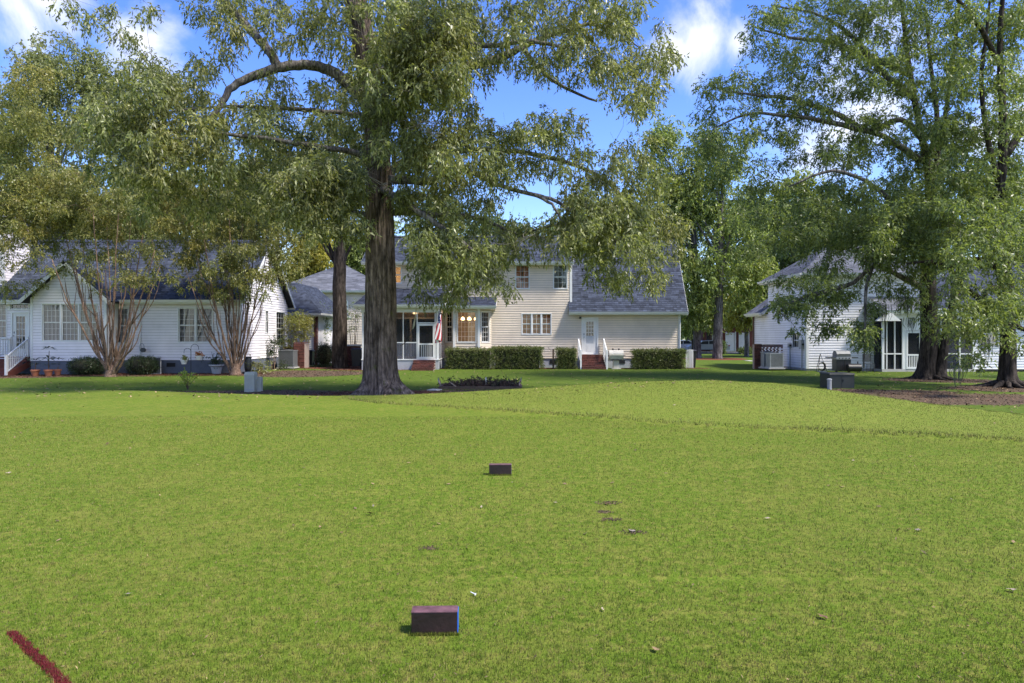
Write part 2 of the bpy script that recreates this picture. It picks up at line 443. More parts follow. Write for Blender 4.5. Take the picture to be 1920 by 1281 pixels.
DIRT = [(X(480, 23.5), 23.2, 3.2, .8), (X(610, 22.5), 22.2, 1.8, .6), (X(560, 34), 34.5, 3.5, 3.2), (-24.5, 31.6, 4.5, 1.0), (X(1800, 21), 20.6, 6.0, 1.9),
        (X(1690, 23), 23, 2.0, 1.0), (X(1745, 30), 29.2, 2.5, 1.6), (X(1890, 25.6), 24.5, 3.2, 1.8), (X(800, 23), 22.4, 1.0, .4), (X(905, 24.6), 23.6, 2.6, .5),
        (X(1560, 24), 23.8, 1.5, .8), (-21, 32.4, 5, .6)]
build_ground()

# tee turf as real blades near the lens, thinning with distance
def blades(n, ymin, ymax, power, hgt, wid, label, name, colors, filt=None, lean=.6, xlim=None):
    t = RNG.random(n) ** power; y = ymin + (ymax - ymin) * t
    x = (RNG.random(n) * 2 - 1) * (.79 * y + .2)
    if filt is not None:
        k = filt(x, y); x, y = x[k], y[k]; n = len(x)
    z = terrain(x, y)
    h = hgt * (.5 + RNG.random(n)) * (1 + y / 18); w = wid * (.6 + .8 * RNG.random(n)) * (1 + y / 14)
    a = RNG.random(n) * 2 * np.pi; ln = lean * h
    dx, dy = np.cos(a), np.sin(a); b = RNG.random(n) * 2 * np.pi
    lx, ly = np.cos(b) * ln * RNG.random(n), np.sin(b) * ln * RNG.random(n)
    p0 = np.stack([x - dx * w, y - dy * w, z - .003], -1); p1 = np.stack([x + dx * w, y + dy * w, z - .003], -1)
    p2 = np.stack([x + lx, y + ly, z + h], -1)
    v = np.stack([p0, p1, p2], 1).reshape(-1, 3)
    m, nt, out = nodes(name + '_blade')
    p = nt.nodes.new('ShaderNodeBsdfPrincipled'); tr = nt.nodes.new('ShaderNodeBsdfTranslucent')
    c = ramp(nt, island(nt), colors)
    big = noise(nt, .5, 5, .65); mid = noise(nt, 3.2, 6, .65)
    s = nt.nodes.new('ShaderNodeMath'); s.operation = 'ADD'; nt.links.new(big, s.inputs[0]); nt.links.new(mid, s.inputs[1])
    s2 = nt.nodes.new('ShaderNodeMath'); s2.operation = 'ADD'; nt.links.new(s.outputs[0], s2.inputs[0]); nt.links.new(noise(nt, 1.1, 6, .7), s2.inputs[1]); s = s2
    f = nt.nodes.new('ShaderNodeMapRange'); nt.links.new(s.outputs[0], f.inputs[0])
    f.inputs[1].default_value = 1.42; f.inputs[2].default_value = 1.85; f.inputs[4].default_value = .6
    c = mixc(nt, f.outputs[0], c, mixc(nt, island(nt), (.18, .17, .035), (.34, .31, .09)))
    def mrr(v, a_, b_, d_):
        k = nt.nodes.new('ShaderNodeMapRange'); nt.links.new(v, k.inputs[0])
        k.inputs[1].default_value = a_; k.inputs[2].default_value = b_; k.inputs[4].default_value = d_; return k.outputs[0]
    c = mixc(nt, mrr(noise(nt, 11, 6, .8), .47, .60, .8), c, (.29, .225, .085))
    c = mixc(nt, mrr(noise(nt, 16, 5, .8), .50, .62, .75), c, (.055, .10, .012))
    nt.links.new(c, p.inputs['Base Color']); nt.links.new(c, tr.inputs[0]); p.inputs['Roughness'].default_value = .5
    p.inputs['Specular IOR Level'].default_value = .25
    mx = nt.nodes.new('ShaderNodeMixShader'); mx.inputs[0].default_value = .35
    nt.links.new(p.outputs[0], mx.inputs[1]); nt.links.new(tr.outputs[0], mx.inputs[2]); nt.links.new(mx.outputs[0], out.inputs[0])
    o = bpy.data.objects.new(name, npmesh(v, 3, m, (0, 0, 0), name)); COL.objects.link(o)
    tag(o, label, 'grass', kind='stuff')
NB = 330000
blades(NB, 2.9, 13.5, 1.7, .013, .0019, 'short green and straw mown grass of the golf tee', 'tee_grass',
       [(0, (.07, .118, .012)), (.45, (.15, .21, .021)), (.85, (.225, .275, .034)), (1, (.45, .39, .15))],
       lambda x, y: ~on_mound(x, y))
blades(190000, 10, 20, 1.0, .009, .0026, 'slightly longer pale grass covering the mound', 'mound_grass',
       [(0, (.09, .15, .014)), (.6, (.17, .225, .03)), (1, (.28, .28, .075))], on_mound)
blades(300000, 9, 17, 1.0, .024, .003, 'fringe of longer grass where the mound meets the mown tee', 'fringe_grass',
       [(0, (.035, .06, .008)), (.5, (.13, .17, .025)), (1, (.45, .42, .15))],  # darkest blade colour paints in the shadow line along the mound edge
       lambda x, y: on_mound(x, y) & (y < np.interp(x / np.maximum(y, 3.) * FPX + 960, _ub, _yb) + .06 + RNG.exponential(.13, len(x)) * (.7 + np.sin(x * 1.3) * .25 + np.sin(x * 3.7 + 1) * .2)))
# ------------------------------------------------------------------ foliage kit
def leaf_mesh(name, centers, n, L, W, mat_, loc, droop=.5, rad=.3, per=9, flat=.75, rng=RNG):
    """sprigs of narrow leaves round clump centres; returns a mesh of single folded leaves"""
    centers = np.asarray(centers, float); K = len(centers)
    rad = np.broadcast_to(np.asarray(rad, float), (K,)); n = np.broadcast_to(np.asarray(n), (K,)).astype(int)
    m = np.maximum(1, n // per); idx = np.repeat(np.arange(K), m); M = len(idx)
    off = rng.normal(0, 1, (M, 3)); off /= np.linalg.norm(off, axis=1, keepdims=True) + 1e-9
    off *= (rng.random(M) ** .45)[:, None]; out = off.copy(); off[:, 2] *= flat
    a = centers[idx] + off * rad[idx][:, None]
    d = out * .8 + rng.normal(0, .35, (M, 3)); d[:, 2] -= droop * (.6 + rng.random(M)); d /= np.linalg.norm(d, axis=1, keepdims=True)
    i2 = np.repeat(np.arange(M), per); N = len(i2); t = np.tile(np.linspace(0, 1, per), M)
    base = a[i2] + d[i2] * (t * L * 2.0)[:, None]; base[:, 2] -= (t ** 2) * L * droop * .9
    ld = d[i2] * .55 + rng.normal(0, .55, (N, 3)); ld[:, 2] -= droop * .7; ld /= np.linalg.norm(ld, axis=1, keepdims=True)
    s = np.cross(ld, rng.normal(0, 1, (N, 3))); s /= np.linalg.norm(s, axis=1, keepdims=True) + 1e-9
    nn = np.cross(ld, s)
    l = L * (.45 + .9 * rng.random(N))[:, None]; w = W * (.7 + .6 * rng.random(N))[:, None] * .5
    p0 = base; p2 = base + ld * l - np.array([0, 0, 1.0]) * l * .12; mid = base + ld * l * .48 + nn * w * .5
    v = np.stack([p0, mid + s * w, p2, mid - s * w], 1).reshape(-1, 3)
    return npmesh(v, 4, mat_, loc, name)
def smooth_path(pts, k=4):
    """Catmull-Rom through (x,y,z,r)"""
    p = [np.array(q, float) for q in pts]; p = [p[0] * 2 - p[1]] + p + [p[-1] * 2 - p[-2]]; out = []
    for i in range(1, len(p) - 2):
        for j in range(k):
            t = j / k; a, b, c, d = p[i - 1], p[i], p[i + 1], p[i + 2]
            out.append(.5 * ((2 * b) + (c - a) * t + (2 * a - 5 * b + 4 * c - d) * t * t + (3 * b - a - 3 * c + d) * t ** 3))
    out.append(p[-2]); return out
def add_limb(mb, path, n=8, wob=0, skel=None):
    q = smooth_path(path)
    if wob:
        for i in range(1, len(q) - 1): q[i][:3] += RNG.normal(0, wob, 3)
    mb.tube([Vector(v[:3]) for v in q], [max(.004, v[3]) for v in q], n)
    if skel is not None: skel += [v.copy() for v in q]
    return q
def twigs(mb, skel, centers, r0=.022, sub=2, rad=.35, maxr=.08):
    """join every clump to the nearest wood already grown, nearest clumps first"""
    nodes_ = [np.array(s) for s in skel]; arr = np.array(nodes_); C = np.array(centers)
    base = arr[:, :3]; d0 = np.min(np.linalg.norm(C[:, None] - base[None], axis=2), axis=1) if len(C) * len(base) < 4e6 else RNG.random(len(C))
    A = np.zeros((len(arr) + len(C) * 3, 4)); A[:len(arr)] = arr; cnt = len(arr)
    for i in np.argsort(d0):
        c = C[i]; dist = np.linalg.norm(A[:cnt, :3] - c, axis=1) + np.maximum(0, A[:cnt, 2] - c[2]) * .4
        k = int(np.argmin(dist)); s = A[k]; L = np.linalg.norm(s[:3] - c)
        if L < .05: continue
        r = min(max(r0 * (.6 + L * .35), .006), max(s[3] * .7, .006), maxr)
        m1 = s[:3] * .62 + c * .38 + RNG.normal(0, .07 * L, 3) + np.array([0, 0, .10 * L]); m2 = s[:3] * .28 + c * .72 + RNG.normal(0, .06 * L, 3) + np.array([0, 0, .07 * L])
        mb.tube([Vector(s[:3]), Vector(m1), Vector(m2), Vector(c)], [r, r * .75, r * .5, r * .25], 4 if r < .03 else 6, False)
        for q, rr in ((m1, .75), (m2, .5), (c, .3)): A[cnt, :3] = q; A[cnt, 3] = r * rr; cnt += 1
        for _ in range(sub):
            e = c + RNG.normal(0, rad * .7, 3); mb.tube([Vector(m2), Vector((m2 + e) / 2 + RNG.normal(0, .05, 3)), Vector(e)], [r * .4, r * .25, .003], 3, False)
GRID_X0 = 0
def grid_clumps(rows, c0, Y, spread, per=1.0, cell=40, y0=0, ys=None):
    """clump centres from a survey drawing of the crown: one digit per 40-photo-pixel square, its density"""
    out = []
    for r, row in enumerate(rows):
        for c, ch in enumerate(row):
            if ch in '.0 ': continue
            d = int(ch) * per; k = int(d) + (random.random() < d - int(d))
            for _ in range(k):
                px = (c0 + c + random.random()) * cell; py = y0 + (r + random.random()) * cell
                yy = (Y(px, py) if callable(Y) else Y) + random.gauss(0, spread)
                out.append(P(px, py, yy))
    return out

# ------------------------------------------------------------------ building kit
def clip_top(poly, s0, h0, s1, h1):
    """keep the part of polygon (s,z) under the line through (s0,h0),(s1,h1)"""
    def g(p): return (h0 + (h1 - h0) * (p[0] - s0) / max(s1 - s0, 1e-6)) - p[1]
    out = []
    for i in range(len(poly)):
        a, b = poly[i], poly[(i + 1) % len(poly)]; ga, gb = g(a), g(b)
        if ga >= 0: out.append(a)
        if (ga >= 0) != (gb >= 0):
            t = ga / (ga - gb); out.append((a[0] + (b[0] - a[0]) * t, a[1] + (b[1] - a[1]) * t))
    return out
def wall(T, F, z0, top, holes, siding, back=BACK, course=.14, boards=True, depth=.1, one=False):
    """lapped boards over sheathing; top = [(s,z),...]; holes = [(s0,s1,z0,z1)]"""
    smin, smax = top[0][0], top[-1][0]
    def strips(bps, holes_):
        b = sorted(set([smin, smax] + [round(q, 4) for q in bps if smin < q < smax]))
        for a, c in zip(b, b[1:]):
            if c - a < .004: continue
            m = (a + c) / 2; seg = [(p, q) for p, q in zip(top, top[1:]) if p[0] <= m <= q[0]][0]
            yield a, c, seg, [h for h in holes_ if h[0] < m < h[1]]
    mb = MB()
    zt = max(z for s, z in top)
    for a, c, seg, hs in strips([q for h in holes for q in h[:2]] + [s for s, z in top], holes):
        cuts = sorted([(h[2], h[3]) for h in hs]); lo = z0
        for q0, q1 in cuts + [(zt + 1, zt + 1)]:
            hi = min(q0, zt)
            if hi > lo + .002:
                pl = clip_top([(a, lo), (c, lo), (c, hi), (a, hi)], seg[0][0], seg[0][1], seg[1][0], seg[1][1])
                if len(pl) > 2:
                    mb.prism([F.pt(s, -depth, z) for s, z in pl], tuple(F.n[i] * depth for i in (0, 1)) + (0,))
            lo = max(lo, q1)
    w = T.part('wall', mb, back)
    if not boards: return w
    joined = MB()
    zz = z0
    while zz < zt - .01:
        z1 = min(zz + course, zt)
        hs_ = [h for h in holes if h[2] < z1 - .001 and h[3] > zz + .001]
        bp = [q for h in hs_ for q in h[:2]] + [s for s, z in top]
        for a, c, seg, hs in strips(bp, hs_):
            bands = [(zz + .013, z1)]  # gap below each board shows dark backing in place of lap shadow
            for h in hs:
                bands = [(p, q) for l, u in bands for p, q in ((l, min(u, h[2])), (max(l, h[3]), u)) if q - p > .01]
            for l, u in bands:
                pl = clip_top([(a, l), (c, l), (c, u), (a, u)], seg[0][0], seg[0][1], seg[1][0], seg[1][1])
                if len(pl) < 3: continue
                n = len(pl); dd = [.032 - .026 * (z - zz) / course for s, z in pl]
                vs = [F.pt(s, .001, z) for s, z in pl] + [F.pt(s, d, z) for (s, z), d in zip(pl, dd)]
                fs = [tuple(range(n, 2 * n))] + [(i, (i + 1) % n, n + (i + 1) % n, n + i) for i in range(n)]
                if one: joined.add(vs, fs)
                else: T.part('siding_board', MB().add(vs, fs), siding, w)
        zz += course
    if one: T.part('siding', joined, siding, w, kind='stuff')
    return w
def window(T, F, s0, s1, z0, z1, units=1, cols=3, rows=2, inside='dark', sashes=2, name='window', muntin=.014, frame=.05, curt=CURT):
    fr = MB(); f = frame
    for a, b, c, d in ((s0 - .04, s1 + .04, z0 - .05, z0), (s0 - .04, s1 + .04, z1, z1 + .05), (s0 - .04, s0, z0, z1), (s1, s1 + .04, z0, z1)):
        fr.fb(F, a, b, -.09, .04, c, d)
    uw = (s1 - s0) / units
    for i in range(1, units): fr.fb(F, s0 + uw * i - .035, s0 + uw * i + .035, -.09, .035, z0, z1)
    w = T.part(name, fr, WHITE)
    mu = MB(); sa = MB()
    for i in range(units):
        a = s0 + uw * i + (.035 if i else 0); b = s0 + uw * (i + 1) - (.035 if i < units - 1 else 0)
        zs = [z0 + (z1 - z0) * k / sashes for k in range(sashes + 1)]
        for k in range(sashes):
            l, u = zs[k], zs[k + 1]; dd = -.02 if k else -.04
            for q in ((a, a + f * .7, l, u), (b - f * .7, b, l, u), (a + f * .7, b - f * .7, l, l + f * .6), (a + f * .7, b - f * .7, u - f * .6, u)):
                sa.fb(F, q[0], q[1], dd - .03, dd, q[2], q[3])
            a2, b2, l2, u2 = a + f * .7, b - f * .7, l + f * .6, u - f * .6
            for j in range(1, cols):
                c = a2 + (b2 - a2) * j / cols; mu.fb(F, c - muntin / 2, c + muntin / 2, dd - .015, dd - .004, l2, u2)
            for j in range(1, rows):
                c = l2 + (u2 - l2) * j / rows; mu.fb(F, a2, b2, dd - .0145, dd - .0045, c - muntin / 2, c + muntin / 2)
            T.part('pane', MB().fb(F, a2, b2, dd - .022, dd - .018, l2, u2), GLASS if inside == 'dark' else GLASS_L, w)
        if inside == 'blind':
            bl = MB(); z = z0 + .03
            while z < z1 - .02:
                p = [F.pt(a + .01, -.15, z + .028), F.pt(b - .01, -.15, z + .028), F.pt(b - .01, -.115, z), F.pt(a + .01, -.115, z)]
                bl.add(p, [(0, 1, 2, 3)]); z += .042
            T.part('blind', bl, BLIND, w)
        if inside == 'curtain':
            cu = MB(); n = 14
            for (q0, q1) in ((a, a + (b - a) * .46), (a + (b - a) * .54, b)):
                vs = [F.pt(q0 + (q1 - q0) * k / n, -.105 + .012 * (-1) ** k, z) for z in (z0, z1) for k in range(n + 1)]
                cu.add(vs, [(k, k + 1, k + n + 2, k + n + 1) for k in range(n)])
            T.part('curtain', cu, curt, w)
    T.part('sash', sa, WHITE, w)
    if cols > 1 or rows > 1: T.part('muntin_grid', mu, WHITE, w)
    return w
def roof(T, a, b, c, d, mat_, edge=True, tab=.24, exp=.14, thick=.12, parent=None, name='roof', fascia=True, rakes=(1, 1), gutter=True):
    """a,b = eave left/right, c,d = upper edge right/left"""
    a, b, c, d = map(Vector, (a, b, c, d))
    n = (b - a).cross(d - a if (d - a).length > .1 else c - a).normalized()
    if n.z < 0: n = -n
    dk = MB(); dk.prism([a, b, c, d] if (c - d).length > .01 else [a, b, c], tuple(-n * thick))
    r = T.part(name, dk, DECK, parent)
    sh = MB(); L = max((d - a).length, (c - b).length); N = max(1, int(L / exp)); rnd = random.Random(int(abs(a.x * 91 + a.y * 13 + b.x * 7) * 10))
    for k in range(N):
        t0, t1 = k / N, (k + 1) / N
        l0, r0, l1, r1 = a.lerp(d, t0), b.lerp(c, t0), a.lerp(d, t1), b.lerp(c, t1)
        w = (r0 - l0).length; e = (b - a).normalized()
        if w < .05: continue
        s = -rnd.random() * tab
        lo1 = (l1 - l0).dot(e); hi1 = (r1 - l0).dot(e)
        while s < w:
            s2 = s + tab * rnd.choice((.7, 1, 1, 1.3)); q0, q1 = max(s, 0), min(s2 - .008, w)
            if q1 > q0 + .01:
                h = .012 + rnd.random() * .008
                # slide the upper edge inside the course's own limits (hips, valleys)
                u0 = min(max(q0, lo1), hi1); u1 = min(max(q1, lo1), hi1)
                base = l0; up = (l1 - l0) - e * lo1
                p = [base + e * q0 + n * .002, base + e * q1 + n * .002, base + e * q1 + n * h, base + e * q0 + n * h,
                     base + up + e * u1 + n * .003, base + up + e * u0 + n * .003]
                sh.add(p, [(0, 1, 2, 3), (3, 2, 4, 5), (1, 4, 2), (0, 3, 5)])
            s = s2
    T.part('shingles', sh, mat_, r, kind='stuff')
    if fascia:
        fa = MB(); o = (b - a).cross(Vector((0, 0, 1))).normalized()
        if o.dot(c - b) > 0: o = -o
        fa.hexa([a + o * .0 + Vector((0, 0, -.2)), b + Vector((0, 0, -.2)), b - o * .03 + Vector((0, 0, -.2)), a - o * .03 + Vector((0, 0, -.2)),
                 a + Vector((0, 0, -.005)), b + Vector((0, 0, -.005)), b - o * .03 + Vector((0, 0, -.005)), a - o * .03 + Vector((0, 0, -.005))])
        if gutter: fa.hexa([p + o * q + Vector((0, 0, z)) for z in (-.13, -.01) for p, q in ((a, .004), (b, .004), (b, .10 + (z + .13) * .3), (a, .10 + (z + .13) * .3))])
        T.part('gutter' if gutter else 'fascia', fa, WHITE, r)
    ra = MB()
    if rakes[0]: ra.beam(a - n * .09, d - n * .09, .03, .17, n)
    if rakes[1]: ra.beam(b - n * .09, c - n * .09, .03, .17, n)
    if ra.v: T.part('rake_board', ra, WHITE, r)
    return r
def post(F, s, d, z0, z1, w=.12): return MB().fb(F, s - w / 2, s + w / 2, d - w / 2, d + w / 2, z0, z1)
def bricks(F, s0, s1, d0, d1, z0, z1, skip=None, bl=.2, bh=.068, j=.009):
    """running bond of separate bricks between the limits"""
    mb = MB(); z = z0; k = 0
    n = max(1, round((z1 - z0) / (bh + j))); h = (z1 - z0) / n
    for i in range(n):
        s = s0 - (bl / 2 if i % 2 else 0)
        while s < s1 - .01:
            a, b = max(s, s0), min(s + bl - j, s1)
            if b - a > .02 and not (skip and skip((a + b) / 2, z0 + (i + .5) * h)):
                e = random.uniform(-.002, .003)
                mb.fb(F, a, b, d0, d1 + e, z0 + i * h, z0 + (i + 1) * h - j)
            s += bl
    return mb
def brick_steps(name_part_thing, F, s0, s1, d0, ztop, zbot, n, run=.28):
    T = name_part_thing
    rise = (ztop - zbot) / n
    for i in range(n):
        z1 = ztop - i * rise; d1 = d0 + (i + 1) * run
        core = MB().fb(F, s0 + .012, s1 - .012, d0 + i * run + .001, d1 - .012, zbot, z1 - .012)
        st = T.part('step', core, MORTAR)
        T.part('bricks', bricks(F, s0, s1, d1 - .1, d1, zbot, z1), BRICK, st, kind='stuff')
        tr = MB(); s = s0
        while s < s1 - .01:
            tr.fb(F, s, min(s + .095, s1), d1 - run + .002, d1 + .006, z1 + .001, z1 + .012); s += .105
        T.part('tread_bricks', tr, BRICK, st, kind='stuff')
def railing(T, p0, p1, h=.9, gap=.13, lower=.1, posts=(1, 1), mat_=WHITE, w=.035):
    """railing between two floor points (may slope)"""
    p0, p1 = Vector(p0), Vector(p1); up = Vector((0, 0, 1))
    r = T.part('handrail', MB().beam(p0 + up * h, p1 + up * h, .07, .05).beam(p0 + up * lower, p1 + up * lower, .04, .04), mat_)
    L = (p1 - p0).length; n = max(2, int(L / gap)); base = None
    for i in range(1, n):
        q = p0.lerp(p1, i / n)
        T.part('baluster', MB().beam(q + up * (lower + .02), q + up * (h - .02), w, w, (0, 1, 0)), mat_)
    for k, q in zip(posts, (p0, p1)):
        if k: T.part('post', MB().beam(q - up * .0, q + up * (h + .08), .09, .09, (0, 1, 0)).beam(q + up * (h + .08), q + up * (h + .10), .11, .11, (0, 1, 0)), mat_)
def door(T, F, s0, s1, z0, z1, gs0, gs1, gz0, gz1, cols, rows, knob_left=True, inside=GLASS):
    fr = MB()
    for q in ((s0 - .08, s0, z0, z1 + .08), (s1, s1 + .08, z0, z1 + .08), (s0, s1, z1, z1 + .08)): fr.fb(F, q[0], q[1], -.08, .045, q[2], q[3])
    fr.fb(F, s0 - .08, s1 + .08, -.08, .08, z0 - .05, z0 - .002)
    T.part('door_frame', fr, WHITE)
    d = MB(); e = .002
    for q in ((s0 + e, gs0, z0, z1), (gs1, s1 - e, z0, z1), (gs0, gs1, z0, gz0), (gs0, gs1, gz1, z1)): d.fb(F, q[0], q[1], -.05, -.005, q[2], q[3])
    D = T.part('door', d, WHITE)
    T.part('pane', MB().fb(F, gs0, gs1, -.034, -.028, gz0, gz1), inside, D)
    mu = MB()
    for j in range(1, cols): c = gs0 + (gs1 - gs0) * j / cols; mu.fb(F, c - .011, c + .011, -.026, -.012, gz0, gz1)
    for j in range(1, rows): c = gz0 + (gz1 - gz0) * j / rows; mu.fb(F, gs0, gs1, -.0255, -.0125, c - .011, c + .011)
    if mu.v: T.part('muntin_grid', mu, WHITE, D)
    k = s0 + .07 if knob_left else s1 - .07
    p = F.pt(k, .05, z0 + .98); q = F.pt(k, -.01, z0 + .98)
    T.part('handle', MB().tube([q, p], [.012, .028], 8), DGREY, D); T.part('lock', MB().fb(F, k - .02, k + .02, -.006, .004, z0 + 1.1, z0 + 1.2), DGREY, D)
    T.part('panel', MB().fb(F, gs0 + .03, gs1 - .03, -.004, .004, z0 + .12, min(gz0 - .08, z0 + .7)), WHITE, D) if gz0 - z0 > .35 else None
    return D
ZG = -.3

# ================================================================== HOUSE A: white single-storey house on the left
def left_house():
    T = Thing('house', (-18, 36, ZG), 'white vinyl-sided single storey house with slate blue foundation behind the two crape myrtles', 'house')
    Yf, Yg = 34.7, 33.7; zf = .36; F = Frame(0, Yf); G_ = Frame(0, Yg)
    # foundation
    fd = MB().box(-28, -13.8, Yf - .0, 41.9, ZG - .1, zf).box(-23.75, -20.0, Yg, Yf - .002, ZG - .1, zf)
    T.part('foundation', fd, FOUND_B)
    for a, b in ((-19.3, -18.9), (X(312.5, Yf), X(329, Yf))):
        T.part('vent', MB().fb(F, a, b, .0, .015, .03, .23), BLACK)
    T.part('crawl_hatch', MB().fb(F, X(391, Yf), X(420, Yf), 0, .03, ZG + .02, .2), FOUND_B)
    # main front
    W1 = (X(335, Yf), X(398, Yf), 1.28, 3.0); W0 = (X(218, Yf), X(240, Yf), 1.25, 3.0)
    wall(T, Frame(0, Yf), zf, [(-20.0, 3.32), (-13.8, 3.32)], [W1, W0], SID_W)
    window(T, F, *W1, units=2, cols=3, rows=3, inside='blind'); window(T, F, *W0, units=1, cols=3, rows=3, inside='blind')
    # gable bump-out
    W2 = (X(80, Yg), X(182, Yg), 1.36, 3.17)
    wall(T, Frame(0, Yg), zf, [(-23.75, 3.5), (-21.88, 5.2), (-20.0, 3.5)], [W2], SID_W)
    window(T, G_, *W2, units=3, cols=4, rows=3, inside='blind')
    T.part('wall', MB().box(-20.1, -20.0, Yg + .101, Yf - .002, zf, 3.5), SID_W)
    T.part('wall', MB().box(-23.75, -23.65, Yg + .101, Yf - .002, zf, 3.5), SID_W)
    # entry
    Dr = (X(24, Yf), X(53, Yf), .62, 2.75); Tr = (X(20, Yf), X(54, Yf), 2.98, 3.28); WL = (-27.2, X(12, Yf), 1.5, 3.25)
    wall(T, Frame(0, Yf), zf, [(-28, 3.35), (-23.75, 3.35)], [Dr, Tr, WL], SID_W, boards=True)
    window(T, F, *WL, units=2, cols=3, rows=3, inside='blind'); window(T, F, *Tr, units=1, cols=4, rows=1, sashes=1)
    door(T, F, *Dr, Dr[0] + .17, Dr[1] - .17, .95, 2.6, 3, 5)
    # east side wall with gable
    S = Frame(-13.8, Yf, 0, 1)
    WS = [(3.45, 3.85, 1.78, 3.0), (5.2, 6.65, 1.05, 3.0)]
    wall(T, S, zf, [(0, 3.4), (3.6, 6.75), (7.2, 3.4)], WS, SID_W)
    window(T, S, *WS[0], cols=2, rows=2); window(T, S, *WS[1], cols=3, rows=3, inside='blind')
    T.part('vent', MB().fb(S, 1.4, 1.8, 0, .015, .03, .23).fb(S, 6.6, 7.0, 0, .015, .03, .23), BLACK)
    T.part('wall', MB().box(-28, -13.8, 41.8, 41.9, zf, 3.4), BACK)
    T.part('wall', MB().box(-28.1, -28, Yf, 41.9, ZG, 6), BACK)
    T.part('floor', MB().box(-27.9, -13.9, Yf + .12, 41.7, zf, zf + .05), ROOM)
    # corner boards
    for s in (-13.85, -20.06): T.part('corner_board', MB().fb(F, s - .05, s + .06, .0, .04, zf, 3.32), WHITE)
    T.part('corner_board', MB().fb(S, 0, .11, 0, .04, zf, 3.4), WHITE)
    for s in (-23.7, -20.06): T.part('corner_board', MB().fb(G_, s - .06, s + .06, .0, .04, zf, 3.5), WHITE)
    # roofs
    roof(T, (-30, 34.25, 3.42), (-13.45, 34.25, 3.42), (-13.45, 38.3, 6.95), (-30, 38.3, 6.95), SHING_B, rakes=(0, 1))
    roof(T, (-13.45, 42.35, 3.42), (-30, 42.35, 3.42), (-30, 38.3, 6.95), (-13.45, 38.3, 6.95), SHING_B, rakes=(1, 0))
    T.part('ridge_cap', MB().prism([(-30, 38.12, 6.86), (-30, 38.3, 6.99), (-30, 38.48, 6.86)], (16.6, 0, 0)), SHING_D)
    # cross gable slopes
    for sx in (-1, 1):
        e = -21.88 + sx * 2.25; ez = 3.3
        a, b = ((e, 33.3, ez), (e, 35.2, ez)); c, d = ((-21.88, 36.4, 5.3), (-21.88, 33.3, 5.3))
        roof(T, a, b, c, d, SHING_B, rakes=(1, 0), gutter=False, fascia=False)
    # gable trim
    T.part('soffit', MB().beam((-24.1, 33.45, 3.2), (-21.88, 33.45, 5.17), .26, .03, (-.66, 0, .75)).beam((-19.66, 33.45, 3.2), (-21.88, 33.45, 5.17), .26, .03, (.66, 0, .75)), WHITE)
    T.part('soffit', MB().box(-30, -24.2, 34.27, 34.7, 3.2, 3.23).box(-19.6, -13.5, 34.27, 34.7, 3.3, 3.33), WHITE)
    T.part('downspout', MB().tube([(X(262, 34.6), 34.28, 3.25), (X(262, 34.6), 34.62, 3.1), (X(262, 34.6), 34.63, 0), (X(262, 34.6), 34.4, -.15)], .04, 6), WHITE)
    # chimney
    ch = MB().box(-28.2, -26.15, 35.2, 37, 3.6, 7.7); C = T.part('chimney', ch, SID_W)
    ck = MB()
    for k in range(29): ck.box(-28.21, -26.135, 35.18, 35.199, 3.62 + k * .14, 3.62 + k * .14 + .1).box(-26.149, -26.13, 35.2, 36.99, 3.62 + k * .14, 3.62 + k * .14 + .1)
    T.part('siding', ck, SID_W, C, kind='stuff')
    T.part('chimney_cap', MB().box(-28.35, -26.0, 35.05, 37.15, 7.7, 7.85), WHITE, C)
    # garage wing behind, east
    wing = MB().box(-16.5, -12.6, 43.9, 50, ZG, 3.0)
    T.part('wing_wall', wing, SID_W)
    wall(T, Frame(0, 43.9), ZG + .4, [(-15.5, 3.0), (-12.6, 3.0)], [], SID_W)
    roof(T, (-15.5, 43.4, 3.05), (-12.1, 43.4, 3.05), (-14.6, 46.2, 5.2), (-15.5, 46.2, 5.2), SHING_B, rakes=(0, 0))
    roof(T, (-12.1, 43.4, 3.05), (-12.1, 51, 3.05), (-14.6, 51, 5.2), (-14.6, 46.2, 5.2), SHING_B, rakes=(0, 0))
    T.part('wing_post', bricks(Frame(0, 43.8), -12.72, -12.5, -.25, 0, ZG, 2.9), BRICK, kind='stuff')
    # entry stairs with railings
    St = Thing('entry_stairs', (X(38, 33.6), 33.6, ZG), 'red stained wooden steps with white railings up to the glazed door of the left house', 'stairs')
    sx0, sx1 = X(2, 34), X(56, 34)
    St.part('landing', MB().box(sx0, sx1, 33.85, 34.66, .5, .56), REDWOOD)
    for i in range(5):
        z = .5 - (i + 1) * .16; y = 33.85 - (i + 1) * .29
        St.part('tread', MB().box(sx0 + .05, sx1 - .05, y, y + .3, z - .03, z), REDWOOD)
        St.part('riser', MB().box(sx0 + .06, sx1 - .06, y + .262, y + .288, z + .002, z + .128), REDWOOD)
    St.part('stringer', MB().beam((sx0 + .02, 34.3, .3), (sx0 + .02, 32.5, -.3), .04, .3).beam((sx1 - .02, 34.3, .3), (sx1 - .02, 32.5, -.3), .04, .3), REDWOOD)
    for s in (sx0, sx1):
        railing(St, (s, 33.85, .56), (s, 32.4, -.27), h=.88, gap=.14, lower=.12)
        railing(St, (s, 34.6, .56), (s, 33.95, .56), h=.88, gap=.14, posts=(1, 0))
left_house()

